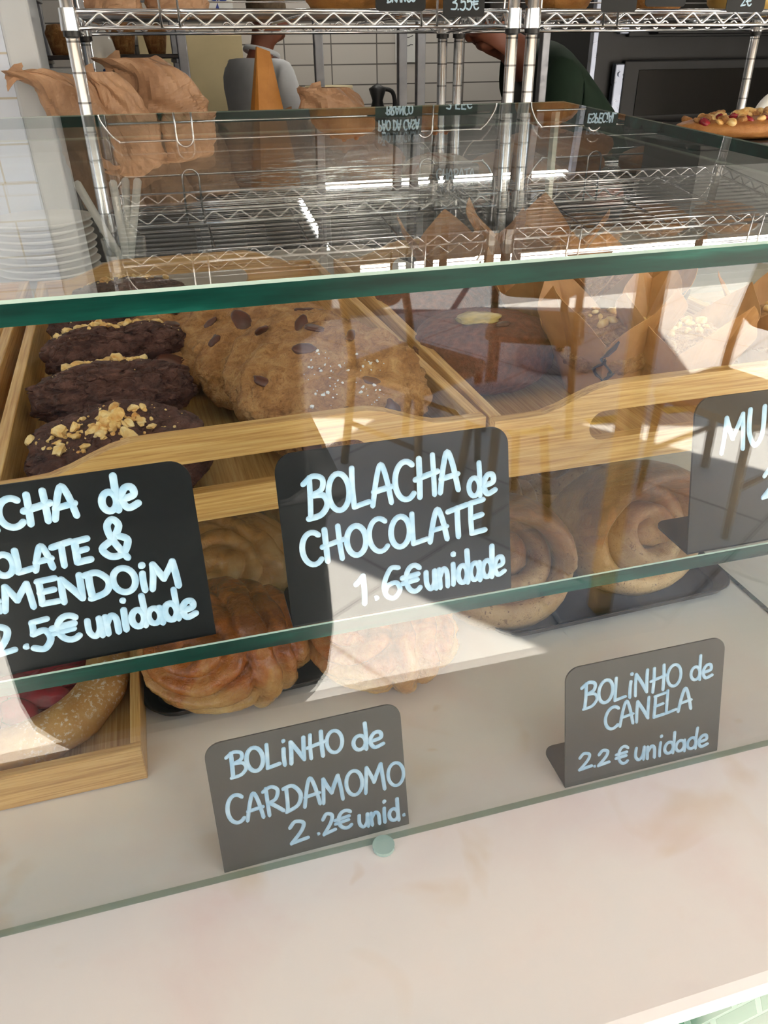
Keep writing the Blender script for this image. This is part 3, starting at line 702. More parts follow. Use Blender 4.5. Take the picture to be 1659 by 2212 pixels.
# ------------------------------------------------------------------ muffins in paper wrappers
MF = 'muffins in tulip paper wrappers'
def muffin(px, py, rz, seed, label, s=1.0, nuts=True, streak=True, pos=None):
    p = pos if pos is not None else at(px, py, TZ)
    r = empty('wrapped_muffin', p, rz, label, 'muffin', MF)
    nu, nv = 96, 16; V = []; F = []; rnd = random.Random(seed)
    ph = [rnd.uniform(-.15, .15) for _ in range(4)]; hh = [rnd.uniform(.85, 1.15) for _ in range(4)]
    for i in range(nv + 1):
        v = i / nv
        for j in range(nu):
            a = 2 * PI * j / nu; kq = int((a / (PI / 2))) % 4; loc_ = (a / (PI / 2)) % 1.0; tri = 1 - abs(loc_ * 2 - 1)
            top = (0.062 + 0.052 * tri * hh[kq]) * s; z = top * v
            rad = (0.034 + 0.026 * v + 0.012 * v * v) * s
            rad *= 1 + 0.10 * v * math.cos(4 * a + PI) + 0.05 * v * math.sin(11 * a + seed) * (0.4 + v * .6) * 0.6
            V.append(Vector((rad * math.cos(a + ph[kq] * v * 0.5), rad * math.sin(a), z)))
    for i in range(nv):
        for j in range(nu):
            a = i * nu + j; b_ = i * nu + (j + 1) % nu; F.append((a, b_, b_ + nu, a + nu))
    F.append(tuple(range(nu))[::-1])
    o = obj('paper_wrapper', (V, F), M['parchment'], r); so_ = o.modifiers.new('thick', 'SOLIDIFY'); so_.thickness = 0.0007; so_.offset = 1
    V, F = lump(0.051 * s, 0.051 * s, 0.030 * s, 56, 28, 0.9, 0.05, 3, seed, 0.03, 3, 0.04, 0, 0.01)
    V2 = [v + Vector((0, 0, 0.048 * s)) for v in V]
    obj('muffin_top', (V2, F), M['cookiedough'], r, True)
    bm = B(); lathe(bm, [(0, .002), (0.030 * s, .002), (0.044 * s, .046 * s), (0, .048 * s)], 32); obj('muffin_base', bm, M['cake'], r, True)
    if nuts:
        bm = scatter_bits(V2, F, None, 22, lambda q_: (q_.gauss(0, .018 * s), q_.gauss(0, .018 * s)), rnd, 0.003, 0.008, 2, 0.3, 0.55)
        tag(obj('chopped_nuts', bm, M['nut'], r, True), kind='stuff')
    if streak:
        bm = B()
        def wr(a, z):
            loc_ = (a / (PI / 2)) % 1.0; tri = 1 - abs(loc_ * 2 - 1); kq = int((a / (PI / 2))) % 4
            v = min(1, z / ((0.062 + 0.052 * tri * hh[kq]) * s)); rr = (0.034 + 0.026 * v + 0.012 * v * v) * s
            rr *= 1 + 0.10 * v * math.cos(4 * a + PI) + 0.03 * v * math.sin(11 * a + seed) * (0.4 + v * .6)
            return Vector(((rr + .0012) * math.cos(a), (rr + .0012) * math.sin(a), z))
        for a0, z0, ln, rr_ in ((-1.52, .070, .045, .0052), (-1.66, .050, .028, .0042), (-1.42, .034, .022, .0036)):
            pts = [wr((a0 + .10 * math.sin(i * .9 + a0 * 3)) % (2 * PI), (z0 - ln * i / 8) * s) for i in range(9)]
            tube(bm, pts, rr_, 8, rad=[.3, .8, 1, .7, 1.1, .9, .6, .8, .3], flat=(rr_, .0012), up=lambda p_: Vector((p_.x, p_.y, .2)).normalized())
        obj('berry_stain', bm, plain('dark_berry_stain', (0.03, 0.012, 0.018), 0.4), r, True)
    return r
muffin(1292, 838, -0.5, 1, 'nut topped muffin in a dark stained paper wrapper, nearest of the group', 1.06)
muffin(1450, 850, 0.9, 2, 'pale muffin in a wide open wrapper at the right end of the tray', 1.0, True, False)
muffin(1180, 745, 0.1, 3, 'muffin in a tall wrapper standing right behind the brown cake', 1.05, False, False)
muffin(1330, 745, 0.6, 4, 'muffin whose stained wrapper points rise behind the nearest one', 1.12, False, True)
muffin(0, 0, 0.2, 5, 'muffin at the back of the tray, only wrapper tips over the glass edge', 1.18, False, False, pos=Vector((0.50, 1.03, TZ)))
muffin(0, 0, 0.7, 6, 'muffin at the back corner of the tray beside the handle hole', 1.12, False, True, pos=Vector((0.40, 1.05, TZ)))
muffin(1662, 800, 0.2, 7, 'golden muffin just showing at the right edge of the picture', 0.95, True, False)

# ------------------------------------------------------------------ lower level: metal trays, buns, tart
def metal_tray(x0, y0, x1, y1, rz, label):
    r = empty('metal_tray', (x0, y0, 1.0005), rz, label, 'tray', 'dark metal trays on the counter')
    W_, D_ = x1 - x0, y1 - y0; bm = B()
    prof = [(0.012, 0.001), (0.004, 0.003), (0.0, 0.011), (-0.0015, 0.012)]
    rings = []
    for ins, z in prof:
        rings.append([bm.verts.new((p[0], p[1], z)) for p in rrect(ins, ins, W_ - ins, D_ - ins, 0.032 - ins * .6, 8)])
    for A, C in zip(rings, rings[1:]):
        n = len(A)
        for j in range(n): bm.faces.new((A[j], A[(j + 1) % n], C[(j + 1) % n], C[j]))
    bm.faces.new(rings[0])
    o = obj('tray_body', bm, M['darktray'], r, True); s_ = o.modifiers.new('thick', 'SOLIDIFY'); s_.thickness = 0.0012; s_.offset = -1
    return r
metal_tray(-0.083, 0.568, 0.245, 1.03, 0.05, 'dark rounded metal tray under the cardamom buns')
metal_tray(0.283, 0.585, 0.590, 1.05, 0.03, 'dark rounded metal tray under the cinnamon buns')
CB = 'knotted cardamom buns'
def knot_bun(p, rz, seed, label, s=1.0):
    r = empty('cardamom_bun', p, rz, label, 'bun', CB); r.scale = (1, 1, 1)
    R_, H_ = 0.080 * s, 0.050 * s; rnd = random.Random(seed); sd = Vector((seed * 2.7, seed * 1.3, seed * 4.1))
    nu, nv = 150, 84; V = []; F = []; pole = Vector((-.45, -.50 - rnd.uniform(0, .1), .68)).normalized(); ph = rnd.uniform(0, .3)
    def ridge(f_): return 1 - abs(2 * f_ - 1) ** 3.0
    for i in range(nv + 1):
        p_ = -PI / 2 + PI * i / nv
        for jx in range(nu):
            th = 2 * PI * jx / nu; d = Vector((math.cos(p_) * math.cos(th), math.cos(p_) * math.sin(th), math.sin(p_)))
            wob = noise.noise(d * 2.2 + sd) * .10
            x_ = d.x + .16 * d.y + wob
            if x_ > .08:
                f_ = (x_ - .08) / .30; k = .04 + .135 * ridge(f_ % 1.0) + (.03 if f_ < 1 else 0)
            else:
                an = math.acos(max(-1, min(1, d.dot(pole)))) + wob * .7 + ph; f_ = an / .36; k = .135 * ridge(f_ % 1.0)
                k *= min(1, .35 + (.08 - x_) * 6)
            k = .86 + k + .025 * fr(d * 4 + sd, 3) + .006 * noise.noise(d * 26 + sd)
            z = d.z * H_ * k
            if z < -H_ * .72: z = -H_ * .72 + (z + H_ * .72) * .08
            V.append(Vector((d.x * R_ * k, d.y * R_ * .95 * k, z + H_ * .76)))
    for i in range(nv):
        for jx in range(nu):
            a = i * nu + jx; b_ = i * nu + (jx + 1) % nu; F.append((a, b_, b_ + nu, a + nu))
    bm = (V, F)
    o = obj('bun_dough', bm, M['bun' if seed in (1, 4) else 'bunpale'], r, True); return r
def gz(px, py, z=1.03): p = at(px, py, z); return Vector((p.x, p.y, 1.003))
knot_bun(gz(488, 1405, 1.035), 0.05, 1, 'glossy knotted cardamom bun at the front of its tray', 1.06)
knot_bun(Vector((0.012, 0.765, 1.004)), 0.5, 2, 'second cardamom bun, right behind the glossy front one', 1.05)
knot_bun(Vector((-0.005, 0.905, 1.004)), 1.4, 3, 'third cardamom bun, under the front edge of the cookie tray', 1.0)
knot_bun(gz(822, 1370, 1.035), -0.3, 4, 'cardamom bun behind the bright reflection, right front of its tray', 1.0)
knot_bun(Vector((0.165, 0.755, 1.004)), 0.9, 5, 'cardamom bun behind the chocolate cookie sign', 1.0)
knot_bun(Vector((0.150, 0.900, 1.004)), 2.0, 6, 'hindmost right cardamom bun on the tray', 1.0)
CN = 'cinnamon rolls'
def cin_bun(p, rz, seed, label, s=1.0, lean=52):
    """a rolled strip, its spiral face turned to the front"""
    r = empty('cinnamon_bun', p, rz, label, 'bun', CN); rnd = random.Random(seed); bm = B()
    T = 2.15; n = 76; wd = 0.047 * s
    la = math.radians(lean); ax = Vector((0, -math.sin(la), math.cos(la))); ex = Vector((1, 0, 0)); ey = ax.cross(ex)
    c0 = Vector((0, 0, 0.050 * s))
    pts = []; rad = []
    for i in range(n + 1):
        t = i / n; a = -0.6 + 2 * PI * T * t; rr = (0.008 + 0.052 * t ** 0.9) * s
        q_ = c0 + ex * (rr * 1.12 * math.cos(a)) + ey * (rr * math.sin(a)) - ax * (0.020 * s * t - 0.012 * s)
        q_ += ax * 0.004 * s * math.sin(a * 1.5 + seed)
        pts.append(q_); rad.append(1 - 0.25 * max(0, (t - .93) / .07))
    V0 = len(bm.verts)
    tube(bm, pts, 1, 12, rad=rad, flat=(0.0135 * s, wd * .62), up=ax)
    blob(bm, c0 + ax * 0.016 * s + ex * .006, 0.019 * s, (1.1, .9, .9), seed, None, 3, 0.25)
    # hood of dough folded over the top
    hp = [c0 + Vector((0.066 * s * math.cos(a), 0.012 * s, 0.060 * s * math.sin(a))) for a in [math.radians(x) for x in range(-8, 190, 9)]]
    tube(bm, hp, 1, 12, rad=[.5, .8] + [1.0] * (len(hp) - 4) + [.8, .5], flat=(0.012 * s, 0.046 * s), up=Vector((0, -.94, .34)))
    for v in bm.verts:
        if v.co.z < 0.0015: v.co.z = 0.0015 + (v.co.z - .0015) * 0.02
    obj('bun_dough', bm, M['cinbun'], r, True); return r
cin_bun(Vector((0.306, 0.655, 1.002)), -0.25, 1, 'cinnamon bun at the left front of the right hand metal tray', 1.12, 40)
cin_bun(Vector((0.483, 0.668, 1.002)), 0.18, 2, 'cinnamon bun at the right front with a curled dough tip in its face', 1.18, 58)
cin_bun(Vector((0.352, 0.80, 1.002)), 0.7, 3, 'cinnamon bun peeping out beside the chocolate cookie sign', 1.0, 30)
cin_bun(Vector((0.462, 0.850, 1.002)), -0.5, 4, 'cinnamon bun under the front board of the muffin tray', 1.05, 35)
# fruit tart in its open wooden tray
tr = empty('bamboo_tray', (-0.083, 0.507, 1.0005), 0.01, 'low square bamboo tray under the red fruit tart', 'tray', 'bamboo trays on the counter')
t_ = 0.009
bm = B(); box(bm, (-0.43, 0.004, .001), (-0.004, 0.39, .006)); obj('tray_floor', bm, M['bambooFloor'], tr)
for lo, hi, m_ in (((-.434, 0, .0005), (0, t_, .038), 'bambooX'), ((-.434, .386, .0005), (0, .395, .038), 'bambooX'), ((-t_, t_, .0005), (0, .386, .038), 'bambooY'), ((-.434, t_, .0005), (-.434 + t_, .386, .038), 'bambooY')):
    bm = B(); box(bm, lo, hi, 0.001); obj('side_board', bm, M[m_], tr)
ta_ = empty('fruit_tart', (-0.212, 0.645, 1.0070), 0.2, 'round tart with red fruit and a sugar dusted crust', 'tart')
bm = B(); n = 72; pts = [(0.098 * math.cos(2 * PI * i / n), 0.098 * math.sin(2 * PI * i / n), 0.019) for i in range(n)]
tube(bm, pts, 1, 18, closed=True, flat=(0.0235, 0.019), up=(0, 0, 1))
for v in bm.verts:
    k = 1 + 0.10 * fr(v.co * 28, 3); v.co = Vector((v.co.x * (1 + (k - 1) * .5), v.co.y * (1 + (k - 1) * .5), max(0.0005, v.co.z * k)))
obj('crust', bm, M['tartcrust'], ta_, True)
bm = B(); lathe(bm, [(0, .002), (0.095, .002), (0.095, .017), (0, .019)], 48); obj('tart_base', bm, M['plum'], ta_, True)
for ring_, cnt in ((0.055, 13), (0.022, 6)):
    for i in range(cnt):
        a = 2 * PI * i / cnt; bm = B()
        blob(bm, (ring_ * math.cos(a), ring_ * math.sin(a), 0.022), 0.024, (1.1, .55, .30), i, Euler((0.25, 0, a + .5)).to_matrix(), 3, 0.25)
        obj('fruit_slice', bm, M['plum'], ta_, True)
# ================================================================== behind the case: wire racks, bags and bread
YF, YR = 1.79, 2.24
SHELVES = (1.254, 1.612, 1.938)
def wire_rack(x0, x1, label):
    r = empty('wire_shelving_rack', (x0, YF, 0.0), 0, label, 'shelving rack', 'chrome wire shelving racks'); Wd = x1 - x0; D = YR - YF
    for x in (0, Wd):
        for y in (0, D):
            bm = B(); cyl(bm, (x, y), 0.0127, 0.0, 2.25, 20); lathe(bm, [(0, 2.256), (.011, 2.256), (.0127, 2.25)], 20, (x, y, 0)); obj('post', bm, M['post'], r, True)
    for z in SHELVES:
        bm = B()
        for (a, b_) in (((0, 0), (Wd, 0)), ((0, D), (Wd, D)), ((0, 0), (0, D)), ((Wd, 0), (Wd, D))):
            L = math.hypot(b_[0] - a[0], b_[1] - a[1]); ux, uy = (b_[0] - a[0]) / L, (b_[1] - a[1]) / L
            e = 0.016
            for dz, rr in ((0.0135, .0038), (-0.0135, .0038)):
                tube(bm, [(a[0] + ux * e, a[1] + uy * e, z + dz), (b_[0] - ux * e, b_[1] - uy * e, z + dz)], rr, 8)
            n = max(4, int(L / 0.029)); zz = []
            for i in range(n + 1):
                s_ = .026 + (L - .052) * i / n; zz.append((a[0] + ux * s_, a[1] + uy * s_, z + (0.0105 if i % 2 else -0.0105)))
            zz2 = []
            for i, p in enumerate(zz):
                if 0 < i < len(zz) - 1:
                    q0, q1 = Vector(zz[i - 1]), Vector(zz[i + 1]); pv = Vector(p)
                    zz2 += [pv.lerp(q0, .14), pv.lerp(pv.lerp((q0 + q1) / 2, .5), .14), pv.lerp(q1, .14)]
                else: zz2.append(p)
            tube(bm, zz2, .0026, 6)
        for i in range(1, 14): tube(bm, [(0.01, D * i / 14, z + .0105), (Wd - .01, D * i / 14, z + .0105)], .0021, 6)
        for i in range(1, 4): tube(bm, [(Wd * i / 4, .004, z + .006), (Wd * i / 4, D - .004, z + .006)], .0030, 6)
        sh = obj('wire_shelf', bm, M['chrome'], r, True)
        for x in (0, Wd):
            for y in (0, D):
                bm = B(); cyl(bm, (x, y), .0185, z - .018, z + .018, 36, .0168); obj('shelf_collar', bm, M['chrome'], sh)
                bm = B(); cyl(bm, (x, y), .0160, z - .0275, z - .0185, 36); obj('black_sleeve', bm, M['black'], sh)
        bm = B()   # wire guard along the front and back with rounded ends
        for y in (.004, D - .004):
            tube(bm, cat([(.02, y, z + .014), (.022, y, z + .045), (.05, y, z + .082), (.09, y, z + .084), (Wd / 2, y, z + .084), (Wd - .09, y, z + .084), (Wd - .05, y, z + .082), (Wd - .022, y, z + .045), (Wd - .02, y, z + .014)], 6), .0024, 6)
            tube(bm, [(.035, y, z + .050), (Wd - .035, y, z + .050)], .0020, 6)
        obj('wire_guard', bm, M['chrome'], r, True)
        for x in (.165, Wd - .205):   # bent wire label holders hooked on the front
            bm = B(); pts = [(x, -.004, z - .014)] + [(x + .017 - .017 * math.cos(a), -.006, z + .078 + .017 * math.sin(a)) for a in [PI * i / 8 for i in range(9)]] + [(x + .034, -.004, z - .014)]
            tube(bm, pts, .0024, 6); obj('label_holder', bm, M['chrome'], r, True)
    return r
wire_rack(-0.11, 0.779, 'chrome wire rack on the left, paper bags leaning on its shelf')
wire_rack(0.824, 1.735, 'chrome wire rack on the right, in front of the oven')
def shelf_sign(x, z, wdt, lines, label, y=YF - 0.013, hgt=0.075):
    r = empty('price_sign', (x, y, z), 0, label, 'price sign', 'small black signs on the wire racks')
    bm = B(); plate(bm, [rrect(0, 0, wdt, hgt, .008, 5)], .0015, lambda u, v, w_: Vector((u, w_, v))); obj('board', bm, M['signdark'], r)
    bm = B(); rnd = random.Random(len(label))
    for (t, a, b_, c_, d, h) in lines: write(bm, t, a * wdt, b_ * hgt, c_ * wdt, d * hgt, h * hgt, .0034, lambda u, v, w_: Vector((u, -w_ - .0002, v)), rnd)
    if lines: obj('handwriting', bm, M['paint'], r, True)
    else: bm.free()
    return r
SA = 1.612 + 0.0142; SB = 1.938 + .0142; SCZ = 1.254 + .0142
shelf_sign(0.475, SA - .002, .105, [('PÃO DA CASA', .06, .60, .95, .60, .26), ('BRANCO', .22, .20, .80, .22, .24)], 'black PÃO DA CASA BRANCO sign, seen mirrored in the top glass')
shelf_sign(0.615, SA - .012, .09, [('3', .18, .16, .34, .16, .30), ('.', .33, .16, .40, .16, .3), ('55€', .40, .16, .86, .16, .30)], 'black sign with the 3.55€ price, at the top edge of the picture', YF - .020)
shelf_sign(0.975, SA - .004, .085, [('ESPECiAL', .08, .62, .93, .62, .26)], 'black ESPECiAL sign mirrored near the top right corner of the glass')
shelf_sign(1.08, SA + .006, .10, [], 'blank lower part of a black sign between two loaves on the right rack')
shelf_sign(1.285, SA - .004, .10, [('2€', .36, .16, .64, .16, .30)], 'black sign with the 2€ price at the top right')
shelf_sign(0.60, SCZ - .006, .11, [('CHAPATA', .08, .56, .92, .56, .30)], 'black CHAPATA sign under the floury loaf, behind the top glass', YF - .018)
shelf_sign(1.195, SCZ - .004, .095, [('FOUGASSE', .06, .66, .95, .66, .22), ('3€', .36, .12, .64, .12, .26)], 'black FOUGASSE sign with the 3€ price, behind the top glass', YF - .018)
shelf_sign(1.40, SCZ - .004, .095, [], 'black sign behind the glass at the right edge', YF - .018)

def loaf(name, loc_, sz, rz, seed, mat, label, cat_='bread', group='loaves on the wire racks', slashes=3):
    r = empty(name, (loc_[0], loc_[1], loc_[2] + sz[2] * .82), rz, label, cat_, group)
    V, F = lump(sz[0], sz[1], sz[2], 60, 30, .85, .05, 2.2, seed, .03, 2.5, .05, .82)
    t = BVHTree.FromPolygons(V, F); obj('loaf_body', (V, F), mat, r, True)
    bm = B()
    for k in range(slashes):
        x = sz[0] * (-.5 + (k + .5) / slashes * 1.0); pts = []
        for i in range(7):
            y = sz[1] * (-.6 + 1.2 * i / 6); h, nrm, _a, _b = t.ray_cast(Vector((x + y * .35, y, 1)), Vector((0, 0, -1)))
            if h is not None: pts.append(h)
        if len(pts) > 2: tube(bm, pts, .006, 8, rad=[.2] + [1] * (len(pts) - 2) + [.2])
    if slashes: obj('crust_ridge', bm, M['bread'], r, True)
    else: bm.free()
    return r
LB = M['bread']
loaf('bread_loaf', (0.66, 1.93, SA), (.085, .08, .055), .2, 1, LB, 'loaf at the top of the left rack beside its right post')
loaf('bread_loaf', (0.45, 1.95, SA), (.085, .09, .060), .0, 2, LB, 'round dark loaf on the top shelf, right of the grey haired person')
loaf('bread_loaf', (0.945, 1.92, SA), (.075, .08, .05), .4, 3, LB, 'golden loaf at the top left of the right rack')
loaf('seeded_loaf', (1.19, 1.93, SA), (.075, .08, .05), .1, 4, M['seedbread'], 'seeded loaf between two black signs at the top of the right rack', slashes=0)
loaf('corn_loaf', (1.43, 1.92, SA), (.085, .08, .048), .0, 5, M['cornbread'], 'pale yellow loaf in the top right corner', slashes=0)
loaf('bread_loaf', (0.52, 1.98, SCZ), (.078, .08, .055), .3, 6, LB, 'round brown loaf behind the top glass, left of the floury loaf')
loaf('floury_loaf', (0.655, 1.90, SCZ + .006), (.088, .07, .04), -.1, 7, M['floury'], 'flour dusted flat loaf behind the top glass', slashes=0)
for k, (x, y, z, rz) in enumerate(((.95, 1.90, 0, .35), (1.04, 1.98, .0, .25), (.97, 2.0, .056, .3), (1.03, 1.9, .05, .45), (.93, 2.09, 0, .2))):
    loaf('baguette', (x, y, SCZ + z), (.125, .034, .032), rz, 10 + k, LB, ('baguette lying nearest in the pile on the right rack', 'baguette on the right of the pile', 'upper baguette at the back of the pile', 'upper baguette across the front of the pile', 'baguette at the back left of the pile')[k], 'bread', 'baguettes piled on the right rack', 4)
for k, (x, y) in enumerate(((1.10, 1.90), (1.34, 1.95), (1.56, 1.93))):
    loaf('flat_loaf', (x, y, SB), (.10, .09, .035), .2 * k, 20 + k, M['cookiedough'], ('flat golden loaf seen mirrored in the glass above the muffins', 'flat golden loaf mirrored towards the right edge of the glass', 'flat golden loaf at the far right of the upper shelf')[k], slashes=0)
for k, (x, y) in enumerate(((1.30, 1.98), (1.52, 1.95))):
    loaf('flat_loaf', (x, y, SCZ), (.10, .09, .035), .3 * k, 24 + k, M['seedbread'], ('flat loaf behind the FOUGASSE sign', 'flat loaf at the right end of the low shelf')[k], slashes=0)

def paper_bag(base, top, r0, r1, label, seed, rz=0.0, width=1.0, tail=0.05, mat='kraft', open_=0.4):
    """tall crumpled bag: wide below, gathered and folded over at the top"""
    o = empty('paper_bag', base, rz, label, 'paper bag', 'kraft bags on the left rack')
    Bv = Vector((0, 0, 0)); Tv = Vector(top) - Vector(base); nu, nv = 56, 60; V = []; F = []; sd = Vector((seed * 3.3, seed, seed * 2.1))
    for i in range(nv + 1):
        t = i / nv; cen = Bv.lerp(Tv, t); cen.x += Tv.x * .35 * (t * t - t); cen.x -= 0.0
        if t > .82: cen.x -= tail * ((t - .82) / .18) ** 1.5; cen.z -= tail * .35 * ((t - .82) / .18) ** 2
        rr = r0 * (1 - t) ** .55 * (1.0) + r1 * (.35 + .65 * t) if t < .8 else (r0 * .2 ** .55 + r1 * .87) * (1 - (t - .8) * 1.2)
        for j in range(nu):
            a = 2 * PI * j / nu + t * 1.1
            k = 1 + .14 * fr(Vector((math.cos(a) * 1.6, math.sin(a) * 1.6, t * 4)) + sd, 3) + .13 * abs(math.sin(2.5 * a + 7 * t + seed)) * (0.15 + t)
            k -= .20 * abs(noise.noise(Vector((math.cos(a) * 2.2, math.sin(a) * 2.2, t * 7)) + sd)) + .06 * abs(noise.noise(Vector((math.cos(a) * 4, math.sin(a) * 4, t * 9)) - sd))
            k += .10
            V.append(cen + Vector((rr * k * math.cos(a) * width, rr * k * math.sin(a) * .72, .012 * noise.noise(Vector((a, t * 6, seed))) if 0 < i < nv else 0)))
    for i in range(nv):
        for j in range(nu):
            a = i * nu + j; b_ = i * nu + (j + 1) % nu; F.append((a, b_, b_ + nu)); F.append((a, b_ + nu, a + nu))
    F.append(tuple(range(nu))[::-1])
    me = obj('bag_body', (V, F), M[mat], o); s_ = me.modifiers.new('thick', 'SOLIDIFY'); s_.thickness = .0008
    # torn open flap of the folded-over mouth
    bm = B(); e = V[nv * nu]; c_ = sum((V[nv * nu + j] for j in range(nu)), Vector()) / nu
    g_ = [[bm.verts.new(c_ + Vector((-.034 * u + .004 * noise.noise(Vector((u * 3, v * 3, seed))), -.006 + .018 * (v - .5), -.020 * u * u + .028 * (v - .5) + .006 * fr(Vector((u * 2, v * 3, seed * 2)), 2)))) for v in [x / 5 for x in range(6)]] for u in [x / 5 for x in range(6)]]
    for i in range(5):
        for j in range(5): bm.faces.new((g_[i][j], g_[i + 1][j], g_[i + 1][j + 1], g_[i][j + 1]))
    fl = obj('bag_flap', bm, M[mat], o); s_ = fl.modifiers.new('thick', 'SOLIDIFY'); s_.thickness = .0008
    return o
paper_bag((-0.085, 1.90, SCZ), (-0.165, 1.84, 1.548), .052, .030, 'kraft bag leaning furthest left, its torn top over the white wall trim', 1)
paper_bag((0.018, 1.91, SCZ), (-0.075, 1.89, 1.530), .050, .024, 'shorter kraft bag right of the chrome post', 2, tail=.012)
paper_bag((0.085, 2.04, SCZ), (0.012, 1.98, 1.565), .076, .036, 'largest kraft bag with its top folded over to the left', 3, width=1.15, tail=.045)
paper_bag((0.50, 2.07, SCZ), (0.415, 2.02, 1.488), .070, .042, 'low kraft bag beside the loaves, behind the glass edge', 4, tail=.01)
paper_bag((0.25, 2.12, SCZ), (0.23, 2.11, 1.418), .075, .05, 'kraft bag standing behind the smooth amber one', 7, tail=.008)
paper_bag((0.375, 2.14, SCZ), (0.36, 2.13, 1.43), .07, .05, 'kraft bag standing low between the amber one and the loaves', 8, tail=.008)
paper_bag((-0.03, 1.92, SA), (-0.02, 1.92, 1.80), .040, .03, 'kraft bag on the top shelf, cut by the top of the picture', 5)
paper_bag((0.095, 1.93, SA), (0.085, 1.93, 1.78), .046, .03, 'second kraft bag on the top shelf beside the label holder', 6)
# flat amber bag with a gusset
ob = empty('paper_bag', (0.275, 2.06, SCZ), 0.0, 'smooth amber paper bag standing in front of the person in white', 'paper bag', 'kraft bags on the left rack')
bm = B(); pf = [(-.05, -.03, 0), (.075, -.01, 0), (.075, .05, 0), (-.06, .05, 0), (-.008, -.008, .30), (.022, -.004, .29), (.022, .012, .29), (-.008, .010, .30), (-.03, -.055, 0)]
vv = [bm.verts.new(p) for p in pf]
for f_ in ((8, 1, 5, 4), (1, 2, 6, 5), (2, 3, 7, 6), (3, 0, 4, 7), (0, 8, 4), (4, 5, 6, 7), (0, 3, 2, 1, 8)): bm.faces.new([vv[i] for i in f_])
bmesh.ops.recalc_face_normals(bm, faces=bm.faces[:]); obj('bag_body', bm, M['kraftorange'], ob)

# plates and straws on the ledge
pt = at(112, 596, 1.2155)
PLN = ('undermost white plate of the stack', 'second white plate from the bottom of the stack', 'third white plate from the bottom of the stack', 'fourth white plate from the bottom of the stack', 'fourth white plate from the top of the stack', 'third white plate from the top of the stack', 'second white plate from the top of the stack', 'topmost white plate of the stack, at the left')
for k in range(8):
    bm = B(); lathe(bm, [(0, .001), (.042, .001), (.052, .004), (.086, .013), (.088, .0155), (.086, .0165), (.052, .0078), (0, .005)], 56)
    o = tag(obj('plate', bm, M['plate'], None, True), PLN[k], 'plate', 'white plates stacked on the ledge')
    o.location = (pt.x + .002 * math.sin(k * 2), pt.y, 1.2152 + .0118 * k); o.rotation_euler = (0, 0, k)
tb = empty('drinking_glass', (-0.062, 1.33, 1.2152), 0, 'clear glass tumbler holding white straws, behind the cookie tray', 'glass')
bm = B(); lathe(bm, [(0, .0005), (.028, .0005), (.034, .09), (.0325, .09), (.027, .006), (0, .006)], 32); obj('tumbler', bm, M['glass_tumbler'], tb, True)
for k, (x, y, lab) in enumerate(((-.052, .0, 'white straw leaning furthest left in the glass'), (.000, -.01, 'upright white straw in the middle of the glass'), (.018, .012, 'white straw leaning a little to the right'), (.036, .0, 'white straw leaning furthest right in the glass'))):
    bm = B(); a, b_ = Vector((-x * .22, -y * .4, .0075)), Vector((x, y, .172)); tube(bm, [a, a.lerp(b_, .5), b_, b_ + (b_ - a).normalized() * .004], .0062, 14, rad=[1, 1, 1, .55])
    o = tag(obj('paper_straw', bm, M['straw'], None, True), lab, 'straw', 'white straws in the glass'); o.location = (-0.062, 1.33, 1.2152)
ut = empty('ladle', (0.435, 1.37, 1.217), 0.5, 'black handled utensil lying behind the muffin tray handle', 'utensil')
bm = B(); tube(bm, cat([(-.02, -.05, .012), (-.01, 0, .014), (-.03, .06, .03), (-.06, .13, .05)], 6), .007, 10, rad=None); obj('handle', bm, M['black'], ut, True)
bm = B(); blob(bm, (-.018, -.062, .016), .022, (.8, 1.2, .65), 1, None, 3, .1); obj('knob', bm, M['black'], ut, True)
# pizza on a tray at the right
fo = empty('serving_tray', (1.27, 1.62, 1.37), 0, 'dark tray of topped flatbread at the right edge', 'tray')
bm = B(); box(bm, (-.18, -.11, .0), (.2, .12, .012), .003); obj('tray_body', bm, M['darktray'], fo)
bm = B(); box(bm, (-.17, -.10, -.15), (.19, .11, 0)); obj('stand', bm, M['cupboard'], fo)
rnd = random.Random(4)
fb = empty('topped_flatbread', (1.27, 1.62, 1.3825), 0, 'thick flatbread with red and yellow vegetable topping at the right edge', 'bread')
V, F = lump(.16, .085, .022, 48, 24, .7, .06, 3, 3, 0, 3, .05, .9); obj('bread_base', ([v + Vector((0, 0, .02)) for v in V], F), M['bread'], fb, True)
for k in range(96):
    bm = B(); an, dd = rnd.uniform(0, 2 * PI), math.sqrt(rnd.random()); x, y = .142 * dd * math.cos(an), .074 * dd * math.sin(an)
    blob(bm, (x, y, .022 + .020 * math.sqrt(1 - dd * dd * .9) + rnd.uniform(0, .006) + .05 * max(0, x)), rnd.uniform(.009, .016), (1, .8, .55), k, Euler((rnd.uniform(-.6, .6), rnd.uniform(-.6, .6), rnd.uniform(0, 6))).to_matrix(), 2, .4)
    obj('vegetable_piece', bm, (M['plum'] if k % 7 == 0 else M['nut'] if k % 3 else M['cookiedough']), fb, True)
bm = B(); lathe(bm, [(0, 0), (.10, .0), (.13, .012), (.131, .015), (.10, .005), (0, .004)], 40)
o = tag(obj('plate', bm, M['plate'], None, True), 'white plate standing on edge right of the flatbread', 'plate'); o.location = aty(1690, 262, 1.72); o.rotation_euler = (PI / 2 - .2, 0, -.5); o.scale = (.55, .55, .55)

